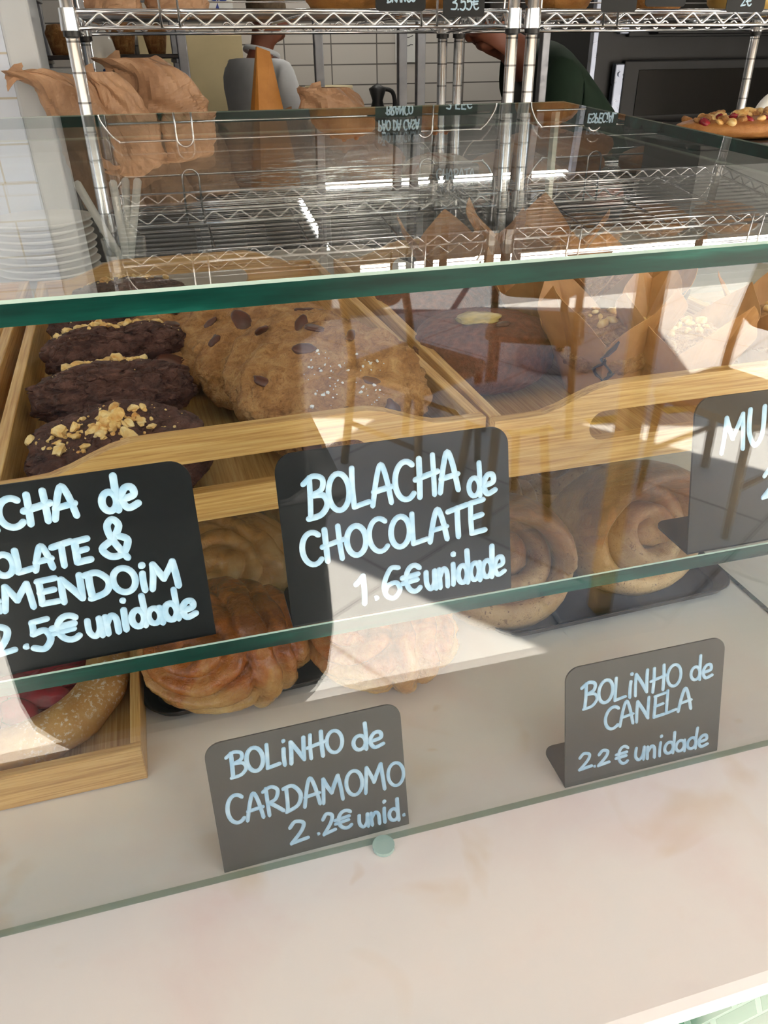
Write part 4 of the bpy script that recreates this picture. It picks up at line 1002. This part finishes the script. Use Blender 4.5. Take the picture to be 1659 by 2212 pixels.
# ================================================================== the kitchen behind
def box_thing(name, lo, hi, m, label, cat_, bev=.004, group=None):
    c_ = Vector(((lo[0] + hi[0]) / 2, (lo[1] + hi[1]) / 2, lo[2])); bm = B(); box(bm, lo, hi, bev)
    for v in bm.verts: v.co -= c_
    o = obj(name, bm, m); o.location = c_; return tag(o, label, cat_, group)
box_thing('steel_panel', (0.02, 5.42, 0.92), (0.62, 5.59, 1.66), M['steel'], 'brushed steel backsplash panel behind the person in white', 'panel')
wb = empty('work_bench', (0.75, 5.0, 0), 0, 'long steel work bench along the tiled back wall', 'bench')
bm = B(); box(bm, (-1.2, -.35, 1.16), (1.3, .42, 1.2), .004); obj('bench_top', bm, M['cupboard'], wb)
bm = B(); box(bm, (-1.15, -.3, .0), (1.25, .4, 1.16)); obj('cupboard', bm, M['cupboard'], wb)
tb_ = empty('plastic_tub', (1.02, 4.86, 1.201), 0, 'dark green tub with a cream lid on the bench', 'tub')
bm = B(); lathe(bm, [(0, 0), (.11, 0), (.125, .175), (0, .175)], 4 * 8); obj('tub_body', bm, M['greenbin'], tb_, True)
bm = B(); lathe(bm, [(0, .176), (.134, .176), (.134, .20), (0, .204)], 32); obj('lid', bm, M['cream'], tb_, True)
mx = empty('kitchen_mixer', (1.30, 4.85, 1.201), 0, 'small black kitchen appliance right of the green tub', 'appliance')
bm = B(); lathe(bm, [(0, 0), (.06, 0), (.05, .05), (.03, .12), (.05, .18), (0, .21)], 24); obj('appliance_body', bm, M['black'], mx, True)
bm = B(); tube(bm, cat([(.03, 0, .18), (.09, 0, .16), (.10, 0, .08), (.05, 0, .03)], 6), .012, 10); obj('handle', bm, M['black'], mx, True)
bm = B(); lathe(bm, [(0, 0), (.05, 0), (.055, .08), (.05, .08), (.045, .006), (0, .006)], 24)
o = tag(obj('mixing_bowl', bm, M['plate'], None, True), 'small white bowl on the bench beside the black appliance', 'bowl'); o.location = (1.46, 4.75, 1.2015)
for k, (px, y) in enumerate(((687, 2.8), (868, 2.75), (908, 2.75), (1176, 2.7))):
    p = aty(px, 100, y)
    box_thing('rack_upright', (p.x - .014, y - .014, 0.0), (p.x + .014, y + .014, 2.4), M['greymetal'], ('slim grey steel upright right of the person in white', 'darker grey steel upright left of a closely set pair', 'grey steel upright just left of the two thin chrome posts', 'grey steel upright right of the two wide chrome posts')[k], 'upright', .003, 'grey steel uprights in the kitchen')
nt_ = []
p = aty(868, 88, 5.58); bm = B(); plate(bm, [rrect(-.09, -.12, .09, .10, .002, 2)], .002, lambda u, v, w_: Vector((u, -w_, v)))
nr = empty('wall_note', (p.x + .05, 5.595, p.z), 0, 'white note with a few handwritten lines on the kitchen tiles', 'note')
obj('note_sheet', bm, M['paper'], nr)
bm = B(); rnd = random.Random(2)
for k in range(4): ribbon(bm, cat([(-.07 + i * .014, .06 - k * .04 + rnd.uniform(-.008, .008), 0) for i in range(8 if k < 3 else 5)], 3), .004, lambda u, v, w_: Vector((u, -.0025 - w_, v)))
obj('pen_lines', bm, M['black'], nr)
p = aty(470, 5, 5.58); bm = B(); plate(bm, [rrect(-.09, -.09, .09, .09, .002, 2)], .004, lambda u, v, w_: Vector((u, -w_, v)))
nr = empty('painted_tile', (p.x, 5.596, p.z), 0, 'pale tile with a blue painted motif at the top of the back wall', 'tile'); obj('tile_face', bm, M['plate'], nr)
bm = B()
for a in (0.3, 1.3, 2.5, 4.6): plate(bm, [[(.0, .0), (.035 * math.cos(a) - .012 * math.sin(a), .035 * math.sin(a) + .012 * math.cos(a)), (.075 * math.cos(a), .075 * math.sin(a)), (.035 * math.cos(a) + .012 * math.sin(a), .035 * math.sin(a) - .012 * math.cos(a))]], .001, lambda u, v, w_: Vector((u, -.0045 - w_, v)))
obj('blue_motif', bm, plain('cobalt_glaze', (.02, .05, .30), .3), nr)
# tray trolley at the far left
tt = empty('tray_trolley', (-0.10, 3.05, 0), 0, 'grey tray trolley with dark trays behind the left bags', 'trolley')
for x in (-.20, .24):
    for y in (-.2, .25):
        bm = B(); box(bm, (x - .015, y - .015, 0.0), (x + .015, y + .015, 1.9), .003); obj('upright', bm, M['greymetal'], tt)
for z in (1.30, 1.43, 1.545, 1.72):
    for x in (-.19, .23):
        bm = B(); box(bm, (x - .012, -.2, z - .012), (x + .012, .25, z), .002); obj('runner', bm, M['greymetal'], tt)
bm = B(); box(bm, (-.17, -.215, 1.50), (.21, .24, 1.525), .004); obj('white_shelf', bm, M['plate'], tt)
dt = empty('baking_tray', (-0.08, 3.05, 1.546), 0, 'dark baking tray of paper cased muffins high on the trolley', 'tray')
bm = B(); box(bm, (-.2, -.2, 0), (.22, .22, .012), .003); obj('tray_body', bm, M['darktray'], dt)
for k in range(6):
    bm = B(); lathe(bm, [(0, 0), (.026, 0), (.036, .05), (.038, .058), (.030, .072), (0, .082)], 20)
    for v in bm.verts: v.co.z *= 1 + .12 * math.sin(3 * math.atan2(v.co.y, v.co.x) + k)
    o = tag(obj('cased_muffin', bm, M['cookiedough'], None, True), 'golden muffin in a paper case on the dark trolley tray', 'muffin', 'muffins on the trolley tray'); o.location = (-.22 + .095 * (k % 4) + .02 * (k // 4), 2.92 + .12 * (k // 4), 1.5585)
p = aty(208, 120, 2.45); bm = B(); lathe(bm, [(0, 0), (.060, 0), (.068, .006), (.060, .016), (0, .018)], 40)
cl = empty('wall_disc', (p.x, 2.45, p.z), 0, 'white oval disc with two small blue dots behind the left rack', 'disc'); o = obj('disc_face', bm, M['plate'], cl, True); o.rotation_euler = (PI / 2, 0, .5); o.scale = (.8, 1.05, 1)
bm = B()
for dx, dz in ((.012, -.012), (.015, -.034)): blob(bm, (dx, -.0165, dz), .004, (1, .5, 1), 1, None, 2, 0)
obj('blue_dots', bm, plain('blue_dot', (.03, .06, .2), .4), cl, True)
bm = B(); tube(bm, [(0, .0, .06), (0, .0, 0.5)], .004, 8); obj('hanging_rod', bm, M['greymetal'], cl)
# deck oven
ov = empty('deck_oven', (2.55, 3.85, 0), 0, 'large dark deck oven with two glazed doors behind the right rack', 'oven')
bm = B(); box(bm, (-.70, -.45, 0.62), (.95, .5, 2.25), .01); obj('oven_body', bm, M['oven'], ov)
bm = B(); box(bm, (-.66, -.40, 0.0), (.9, .45, .62)); obj('stand', bm, M['oven'], ov)
for z0, z1 in ((1.255, 1.515), (1.60, 1.86)):
    bm = B(); box(bm, (-.56, -.485, z0), (.60, -.452, z1), .006); d = obj('oven_door', bm, M['oven'], ov)
    bm = B(); box(bm, (-.49, -.4895, z0 + .05), (.53, -.4855, z1 - .035), .001); obj('door_window', bm, M['ovenglass'], d)
    bm = B(); tube(bm, [(-.46, -.49, z0 + .018), (-.46, -.535, z0 + .018), (.5, -.535, z0 + .018), (.5, -.49, z0 + .018)], .011, 10); obj('door_handle', bm, M['black'], d)
    for x in (-.585, .625):
        bm = B(); box(bm, (x - .022, -.492, z0 + .01), (x + .022, -.46, z1 - .01), .005)
        for zz in (z0 + .05, z1 - .05): cyl2 = [(x, -.491, zz), (x, -.500, zz)]; tube(bm, cyl2, .010, 12)
        obj('hinge', bm, M['hinge'], d)
bm = B(); box(bm, (-.715, -.47, .62), (-.69, -.44, 2.25), .003); obj('corner_trim', bm, M['hinge'], ov)
# ceiling tubes
def lamp(x0, y0, x1, y1, label):
    r = empty('tube_lamp', ((x0 + x1) / 2, (y0 + y1) / 2, 2.80), 0, label, 'lamp', 'tube lamps on the kitchen ceiling')
    L = Vector((x1 - x0, y1 - y0, 0)); bm = B(); tube(bm, [-L / 2 + Vector((0, 0, -.030)), L / 2 + Vector((0, 0, -.030))], .0085, 14); obj('glowing_tube', bm, M['tube'], r, True)
    bm = B(); u = L.normalized(); n_ = Vector((-u.y, u.x, 0))
    cs = [(-L / 2 + n_ * s1 * .018 + Vector((0, 0, z))) if e < 0 else (L / 2 + n_ * s1 * .018 + Vector((0, 0, z))) for e in (-1, 1) for s1 in (-1, 1) for z in (-.016, -.001)]
    vs = [bm.verts.new(c2) for c2 in cs]
    for f_ in ((0, 1, 3, 2), (4, 6, 7, 5), (0, 4, 5, 1), (2, 3, 7, 6), (0, 2, 6, 4), (1, 5, 7, 3)): bm.faces.new([vs[i] for i in f_])
    obj('lamp_housing', bm, M['greymetal'], r)
    for e in (-.4, .4):
        bm = B(); tube(bm, [L * e, L * e + Vector((0, 0, .2))], .004, 8); obj('hanging_rod', bm, M['greymetal'], r)
    return r
lamp(1.05, 5.33, 3.02, 5.36, 'long lit tube lamp by the back wall, mirrored across the top glass')
lamp(0.86, 4.15, 0.87, 5.06, 'short lit tube lamp running towards the back wall, mirrored left of centre')
lamp(0.96, 3.82, 3.45, 3.82, 'lit tube lamp nearest the counter, mirrored along the front glass edge')

# ================================================================== people
def skin_mesh(name, joints, bones, mat, parent=None, root=None, sub=2):
    me = bpy.data.meshes.new(name); ks = list(joints); idx = {k: i for i, k in enumerate(ks)}
    me.from_pydata([joints[k][0] for k in ks], [(idx[a], idx[b_]) for a, b_ in bones], []); o = link(bpy.data.objects.new(name, me), parent); me.materials.append(mat)
    o.modifiers.new('skin', 'SKIN'); sv = me.skin_vertices[0].data
    for k in ks:
        rr = joints[k][1]; sv[idx[k]].radius = rr if isinstance(rr, tuple) else (rr, rr); sv[idx[k]].use_root = (k == (root or ks[0]))
    o.modifiers['skin'].use_smooth_shade = True; s_ = o.modifiers.new('sub', 'SUBSURF'); s_.levels = sub; s_.render_levels = sub
    return o
def hand(J, Bn, key, wrist, d, up, s=1.0, curl=.35):
    """palm and five separate fingers grown from the wrist"""
    d = Vector(d).normalized(); up = Vector(up).normalized(); side = d.cross(up).normalized(); up = side.cross(d)
    J[key + 'p'] = (Vector(wrist) + d * .05 * s, (.026 * s, .016 * s)); Bn.append((key, key + 'p'))
    for i, (o_, L) in enumerate(((-.028, .070), (-.010, .082), (.010, .078), (.027, .060))):
        b0 = Vector(wrist) + d * .088 * s + side * o_ * s; a = b0 + (d - up * curl * .5).normalized() * L * .5 * s; e = a + (d - up * curl * 1.6).normalized() * L * .5 * s
        for n_, p, rr in (('a', b0, .0105), ('b', a, .0092), ('c', e, .0075)): J[key + str(i) + n_] = (p, rr * s)
        Bn += [(key + 'p', key + str(i) + 'a'), (key + str(i) + 'a', key + str(i) + 'b'), (key + str(i) + 'b', key + str(i) + 'c')]
    t0 = Vector(wrist) + d * .035 * s - side * .030 * s; t1 = t0 + (d * .7 - side * .8 - up * .2).normalized() * .035 * s; t2 = t1 + (d - side * .25 - up * .3).normalized() * .03 * s
    J[key + 'ta'] = (t0, .012 * s); J[key + 'tb'] = (t1, .0105 * s); J[key + 'tc'] = (t2, .008 * s)
    Bn += [(key + 'p', key + 'ta'), (key + 'ta', key + 'tb'), (key + 'tb', key + 'tc')]
def face(J, Bn, neck, hd, fwd, s=1.0):
    hd = Vector(hd); f_ = Vector(fwd).normalized(); upv = (hd - Vector(neck)).normalized()
    J['skull'] = (hd, (.076 * s, .090 * s)); J['crown'] = (hd + upv * .062 * s - f_ * .012, (.070 * s, .078 * s)); J['jaw'] = (hd - upv * .062 * s + f_ * .045 * s, (.048 * s, .042 * s)); J['chin'] = (hd - upv * .092 * s + f_ * .066 * s, .024 * s)
    J['nose0'] = (hd + f_ * .078 * s - upv * .005, (.022 * s, .022 * s)); J['nose'] = (hd + f_ * .104 * s - upv * .020 * s, .012 * s)
    J['mouth'] = (hd - upv * .050 * s + f_ * .080 * s, (.026 * s, .016 * s))
    sd = upv.cross(f_).normalized()
    for k, sg in (('earL', 1), ('earR', -1)): J[k] = (hd + sd * sg * .080 * s - f_ * .008 - upv * .008, (.013 * s, .024 * s)); Bn.append(('skull', k))
    Bn += [('neck', 'skull'), ('skull', 'crown'), ('skull', 'jaw'), ('jaw', 'chin'), ('skull', 'nose0'), ('nose0', 'nose'), ('jaw', 'mouth')]
def hair_cap(parent, c_, r_, fwd, mat, seed=1, down=.35):
    V, F = lump(r_[0], r_[1], r_[2], 40, 26, 1, .05, 5, seed, 0, 3, 0, 0, .02); f_ = Vector(fwd).normalized(); V2 = []
    for v in V:
        k = v.dot(f_) / r_[0]
        if v.z < -r_[2] * down: v = Vector((v.x * .92, v.y * .92, -r_[2] * down))
        if k > .55 and v.z < r_[2] * .45: v = v * .80
        V2.append(v + Vector(c_))
    return obj('hair', (V2, F), mat, parent, True)
def eyes(parent, hd, fwd, up=(0, 0, 1), s=1.0):
    f_ = Vector(fwd).normalized(); sd = Vector(up).cross(f_).normalized(); bm = B()
    for sg in (1, -1): blob(bm, Vector(hd) + f_ * .080 * s + sd * sg * .031 * s + Vector(up) * .012, .011 * s, (1, 1, .8), 1, None, 2, 0)
    obj('eyes', bm, M['black'], parent, True)
# person in white, seen from behind
P0 = Vector((0.565, 4.35, -0.012)); fw = Vector((.86, .50, 0)).normalized(); sdv = Vector((-fw.y, fw.x, 0))
pr = empty('person', P0, 0, 'person in a white shirt and apron, seen from behind, turned to the right', 'person')
J = {}; Bn = []
def PV(f_, s_, z): return fw * f_ + sdv * s_ + Vector((0, 0, z))
J['pelvis'] = (PV(0, 0, 1.02), (.15, .12)); J['waist'] = (PV(0, 0, 1.18), (.145, .115)); J['chest'] = (PV(.0, 0, 1.38), (.165, .125)); J['neckb'] = (PV(.0, 0, 1.53), (.075, .07)); J['neck'] = (PV(.035, 0, 1.60), (.056, .056))
Bn += [('pelvis', 'waist'), ('waist', 'chest'), ('chest', 'neckb'), ('neckb', 'neck')]
face(J, Bn, PV(.02, 0, 1.57), PV(.10, 0, 1.695), fw, 1.05)
for k, sg in (('L', 1), ('R', -1)):
    J['sh' + k] = (PV(.0, .17 * sg, 1.475), .046); J['el' + k] = (PV(.06, .215 * sg, 1.20), .034); J[k] = (PV(.25, .10 * sg - .03, 1.385), .030)
    Bn += [('chest', 'sh' + k), ('sh' + k, 'el' + k), ('el' + k, k)]; hand(J, Bn, k, PV(.25, .10 * sg - .03, 1.385), fw + Vector((.1, 0, .15)), (0, 0, 1), 1.0)
    J['hip' + k] = (PV(0, .09 * sg, .95), .095); J['kn' + k] = (PV(.01, .10 * sg, .50), .062); J['an' + k] = (PV(-.01, .10 * sg, .09), .042); J['to' + k] = (PV(.14, .11 * sg, .045), .036)
    Bn += [('pelvis', 'hip' + k), ('hip' + k, 'kn' + k), ('kn' + k, 'an' + k), ('an' + k, 'to' + k)]
skin_mesh('body', J, Bn, M['skin1'], pr)
def tweak(keys, add): return {k: (J[k][0], tuple(x + add for x in J[k][1]) if isinstance(J[k][1], tuple) else J[k][1] + add) for k in keys}
sk = tweak(['pelvis', 'waist', 'chest'], .026); sk.update(tweak(['shL', 'shR', 'elL', 'elR'], .042)); sk['neckb'] = (J['neckb'][0] - Vector((0, 0, .02)), (.092, .088))
for k in 'LR': sk['sl' + k] = (J['el' + k][0].lerp(J[k][0], .88), .058)
skin_mesh('shirt', sk, [('pelvis', 'waist'), ('waist', 'chest'), ('chest', 'neckb'), ('chest', 'shL'), ('shL', 'elL'), ('elL', 'slL'), ('chest', 'shR'), ('shR', 'elR'), ('elR', 'slR')], M['whitecloth'], pr)
tk = tweak(['pelvis', 'hipL', 'hipR', 'knL', 'knR', 'anL', 'anR'], .016)
skin_mesh('trousers', tk, [('pelvis', 'hipL'), ('hipL', 'knL'), ('knL', 'anL'), ('pelvis', 'hipR'), ('hipR', 'knR'), ('knR', 'anR')], M['navycloth'], pr)
bm = B(); tube(bm, [PV(.03 + .085 * math.cos(a), .085 * math.sin(a), 1.575 - .025 * math.cos(a)) for a in [2 * PI * i / 24 for i in range(24)]], .008, 8, closed=True, flat=(.004, .011)); obj('apron_strap', bm, M['whitecloth'], pr, True)
hair_cap(pr, PV(.083, 0, 1.76), (.100, .092, .095), fw, M['hair1'], 3, .55); eyes(pr, PV(.10, 0, 1.695), fw)
# person in dark green bending over the bench by the oven
P1 = Vector((1.53, 3.05, 0)); fw = Vector((-1, .10, 0)).normalized(); sdv = Vector((-fw.y, fw.x, 0))
pr = empty('person', P1, 0, 'person in a dark green shirt and black apron bending forward beside the oven', 'person')
J = {}; Bn = []
J['pelvis'] = (PV(-.22, 0, 1.03), (.15, .12)); J['waist'] = (PV(-.17, 0, 1.20), (.15, .12)); J['chest'] = (PV(-.02, 0, 1.44), (.165, .125)); J['neckb'] = (PV(.135, 0, 1.535), (.08, .075)); J['neck'] = (PV(.20, 0, 1.565), (.058, .058))
Bn += [('pelvis', 'waist'), ('waist', 'chest'), ('chest', 'neckb'), ('neckb', 'neck')]
face(J, Bn, PV(.17, 0, 1.54), PV(.285, 0, 1.625), fw + Vector((0, 0, -.25)), 1.0)
for k, sg in (('L', 1), ('R', -1)):
    J['sh' + k] = (PV(.06, .17 * sg, 1.47), .050); J['el' + k] = (PV(.06, .20 * sg, 1.20), .048); J[k] = (PV(.22, .14 * sg, 1.10), .031)
    Bn += [('chest', 'sh' + k), ('sh' + k, 'el' + k), ('el' + k, k)]; hand(J, Bn, k, PV(.22, .14 * sg, 1.10), fw + Vector((0, 0, -.3)), (0, 0, 1), 1.0)
    J['hip' + k] = (PV(-.22, .09 * sg, .95), .095); J['kn' + k] = (PV(-.17, .10 * sg, .50), .062); J['an' + k] = (PV(-.2, .10 * sg, .09), .042); J['to' + k] = (PV(-.05, .11 * sg, .045), .036)
    Bn += [('pelvis', 'hip' + k), ('hip' + k, 'kn' + k), ('kn' + k, 'an' + k), ('an' + k, 'to' + k)]
skin_mesh('body', J, Bn, M['skin1'], pr)
sk = tweak(['pelvis', 'waist', 'chest'], .030); sk.update(tweak(['shL', 'shR'], .048)); sk['neckb'] = (J['neckb'][0].lerp(J['chest'][0], .05), (.105, .10))
for k in 'LR': sk['sl' + k] = (J['sh' + k][0].lerp(J['el' + k][0], .7), .078)
skin_mesh('shirt', sk, [('pelvis', 'waist'), ('waist', 'chest'), ('chest', 'neckb'), ('chest', 'shL'), ('shL', 'slL'), ('chest', 'shR'), ('shR', 'slR')], M['greencloth'], pr)
tk = tweak(['pelvis', 'hipL', 'hipR', 'knL', 'knR', 'anL', 'anR'], .018)
skin_mesh('trousers', tk, [('pelvis', 'hipL'), ('hipL', 'knL'), ('knL', 'anL'), ('pelvis', 'hipR'), ('hipR', 'knR'), ('knR', 'anR')], M['navycloth'], pr)
bm = B(); gq = [[bm.verts.new(PV(.155 - .04 * abs(s_) * 3 + (.0 if z_ > 1.3 else -.12 * (1.3 - z_)), s_, z_)) for s_ in (-.15, -.08, 0, .08, .15)] for z_ in (1.50, 1.40, 1.28, 1.12, .95, .75, .55)]
for i in range(6):
    for j in range(4): bm.faces.new((gq[i][j], gq[i][j + 1], gq[i + 1][j + 1], gq[i + 1][j]))
o = obj('apron', bm, M['blackcloth'], pr, True); s_ = o.modifiers.new('thick', 'SOLIDIFY'); s_.thickness = .004
hair_cap(pr, PV(.265, 0, 1.695), (.098, .090, .085), fw, M['hairdark'], 5, .45); eyes(pr, PV(.285, 0, 1.625), fw)
# the photographer, mirrored as a dark shape in the front glass
P2 = Vector((-0.085, -0.43, 0)); fw = Vector((.1, 1, 0)).normalized(); sdv = Vector((-fw.y, fw.x, 0))
pr = empty('person', P2, 0, 'person in a long dark coat taking the picture, mirrored in the front glass', 'person')
J = {}; Bn = []
J['pelvis'] = (PV(0, 0, .98), (.15, .12)); J['waist'] = (PV(0, 0, 1.14), (.14, .11)); J['chest'] = (PV(.0, 0, 1.34), (.16, .12)); J['neckb'] = (PV(.0, 0, 1.50), (.075, .07)); J['neck'] = (PV(.02, 0, 1.56), (.055, .055))
Bn += [('pelvis', 'waist'), ('waist', 'chest'), ('chest', 'neckb'), ('neckb', 'neck')]
face(J, Bn, PV(.01, 0, 1.54), PV(.045, 0, 1.66), fw + Vector((0, 0, -.2)), 1.0)
for k, sg in (('L', 1), ('R', -1)):
    J['sh' + k] = (PV(.0, .185 * sg, 1.44), .066); J['el' + k] = (PV(.10, .24 * sg, 1.20), .046); J[k] = (PV(.34, .05 * sg - .07, 1.42), .030)
    Bn += [('chest', 'sh' + k), ('sh' + k, 'el' + k), ('el' + k, k)]; hand(J, Bn, k, PV(.34, .05 * sg - .07, 1.42), Vector((0, .3, 1)), (-sg, 0, .2), .9, .5)
    J['hip' + k] = (PV(0, .09 * sg, .92), .095); J['kn' + k] = (PV(.01, .10 * sg, .48), .062); J['an' + k] = (PV(-.01, .10 * sg, .09), .042); J['to' + k] = (PV(.13, .11 * sg, .045), .036)
    Bn += [('pelvis', 'hip' + k), ('hip' + k, 'kn' + k), ('kn' + k, 'an' + k), ('an' + k, 'to' + k)]
skin_mesh('body', J, Bn, M['skin1'], pr)
sk = {'waist': (PV(0, 0, 1.12), (.30, .16)), 'pelvis': (PV(0, 0, .95), (.31, .17)), 'hem': (PV(0, 0, .62), (.33, .18)), 'hem2': (PV(0, 0, .36), (.34, .19)), 'chest': (PV(0, 0, 1.32), (.28, .15)), 'neckb': (PV(0, 0, 1.50), (.12, .11))}
for k in 'LR':
    sk['sh' + k] = (J['sh' + k][0], .095); sk['el' + k] = (J['el' + k][0], .085); sk['sl' + k] = (J['el' + k][0].lerp(J[k][0], .8), .055)
skin_mesh('coat', sk, [('waist', 'pelvis'), ('pelvis', 'hem'), ('hem', 'hem2'), ('waist', 'chest'), ('chest', 'neckb'), ('chest', 'shL'), ('shL', 'elL'), ('elL', 'slL'), ('chest', 'shR'), ('shR', 'elR'), ('elR', 'slR')], M['blackcloth'], pr, 'waist')
hair_cap(pr, PV(.035, 0, 1.72), (.098, .094, .10), fw, M['hairdark'], 7, .8); eyes(pr, PV(.045, 0, 1.66), fw)
ph = empty('phone', (-.03, -.095, 1.545), .0, 'black phone held up to take the picture', 'phone')
bm = B(); box(bm, (-.037, -.004, -.11), (.037, .004, .05), .003); obj('phone_body', bm, M['black'], ph)
bm = B(); box(bm, (-.034, -.0047, -.105), (.034, -.0043, .045)); obj('screen', bm, M['ovenglass'], ph)

# ================================================================== outside, mirrored in the front glass
aw = empty('awning', (0.9, -0.3, 2.5), 0, 'grey canvas awning over the shop front', 'awning')
bm = B(); a_ = [(-3.4, .78, .34), (3.6, .78, .34), (3.6, -.85, .0), (-3.4, -.85, 0), (-3.4, -.86, -.18), (3.6, -.86, -.18)]
vv = [bm.verts.new(p) for p in a_]; bm.faces.new([vv[i] for i in (0, 1, 2, 3)]); bm.faces.new([vv[i] for i in (3, 2, 5, 4)])
o = obj('awning_cloth', bm, M['canvas'], aw); s_ = o.modifiers.new('thick', 'SOLIDIFY'); s_.thickness = .006
for x in (-3.3, 3.5):
    bm = B(); tube(bm, [(x, .74, .02), (x, -.82, -.02)], .015, 10); obj('awning_arm', bm, M['greymetal'], aw, True)
def parasol(x, y, rz, hx, hy, label, up=0.0):
    pa = empty('parasol', (x, y, 0), rz, label, 'parasol', 'grey canvas parasols outside')
    bm = B(); tube(bm, [(0, 0, .04), (0, 0, 2.62 + up)], .024, 14); obj('pole', bm, M['wood'], pa, True)
    bm = B(); vv = [bm.verts.new((p[0], p[1], p[2] + up)) for p in ((-hx, -hy, 2.25), (hx, -hy, 2.25), (hx, hy, 2.25), (-hx, hy, 2.25), (0, 0, 2.6))]
    for i in range(4): bm.faces.new((vv[i], vv[(i + 1) % 4], vv[4]))
    o = obj('canopy', bm, M['canvas'], pa); s_ = o.modifiers.new('thick', 'SOLIDIFY'); s_.thickness = .005
    bm = B(); lathe(bm, [(0, .0), (.25, 0), (.25, .04), (.04, .06), (0, .06)], 32); obj('base', bm, M['greytop'], pa, True)
parasol(2.12, -3.12, .9, 1.0, .80, 'grey canvas parasol nearer the shop, shading the cafe chairs')
parasol(2.44, -5.27, .35, 1.5, 1.0, 'taller grey canvas parasol at the street edge, added out of view to shade the mirrored pavement', .5)  # added unseen canopy; its shade dims the far pavement in the reflection
def chair(x, y, rz, label, m_='wood'):
    r = empty('wooden_chair', (x, y, 0), rz, label, 'chair', 'wooden cafe chairs outside')
    for sx in (-1, 1):
        bm = B(); tube(bm, [(.20 * sx, -.19, 0), (.185 * sx, -.18, .44)], .019, 10, rad=[.75, 1]); obj('leg', bm, M[m_], r, True)
        bm = B(); tube(bm, cat([(.20 * sx, .24, 0), (.18 * sx, .19, .44), (.18 * sx, .22, .66), (.17 * sx, .27, .86)], 5), .018, 10); obj('leg', bm, M[m_], r, True)
        bm = B(); tube(bm, [(.195 * sx, -.186, .20), (.19 * sx, .215, .20)], .011, 8); obj('stretcher', bm, M[m_], r, True)
    bm = B(); plate(bm, [rrect(-.22, -.22, .22, .22, .06, 6)], .028, lambda u, v, w_: Vector((u, v, .432 + w_))); obj('seat', bm, M[m_], r)
    bm = B(); plate(bm, [rrect(-.19, .64, .19, .88, .09, 8)], .018, lambda u, v, w_: Vector((u, .215 + (v - .64) * .22 + w_, v))); obj('backrest', bm, M[m_], r)
    return r
chair(1.62, -2.45, .5, 'brown wooden chair mirrored in front of the brown cakes')
chair(1.95, -1.45, -1.9, 'amber wooden chair mirrored at the right, below the muffins', 'amberwood')
chair(0.92, -2.10, 2.6, 'brown wooden chair mirrored at the top of the chocolate cookie sign')
st = empty('round_stool', (1.12, -1.62, 0), .3, 'low round grey topped table mirrored in the chocolate cookie sign', 'table')
bm = B(); lathe(bm, [(0, .435), (.19, .435), (.20, .45), (.19, .465), (0, .465)], 40); obj('round_top', bm, M['greytop'], st, True)
for k in range(4):
    a = k * PI / 2 + .4; bm = B(); tube(bm, [(.19 * math.cos(a), .19 * math.sin(a), 0), (.13 * math.cos(a), .13 * math.sin(a), .436)], .017, 10); obj('leg', bm, M['wood'], st, True)
ps = empty('wooden_post', (1.16, -0.92, 0), 0, 'tall amber wooden post mirrored right of the chocolate cookie sign', 'post')
bm = B(); box(bm, (-.028, -.028, .03), (.028, .028, 2.2), .004); obj('post_shaft', bm, M['amberwood'], ps)
bm = B(); box(bm, (-.14, -.14, 0), (.14, .14, .03), .004); obj('foot_plate', bm, M['greytop'], ps)
for k in range(8):
    bm = B(); box(bm, (-.22, -.05, 0), (.22, .05, .003))
    o = tag(obj('road_dash', bm, M['yellow']), 'yellow painted dash on the pavement, mirrored at the top of the MU sign', 'road marking', 'yellow road dashes'); o.location = (1.55 + k * .42, -2.27 - .01 * k, .0002); o.scale = (.5, .7, 1)
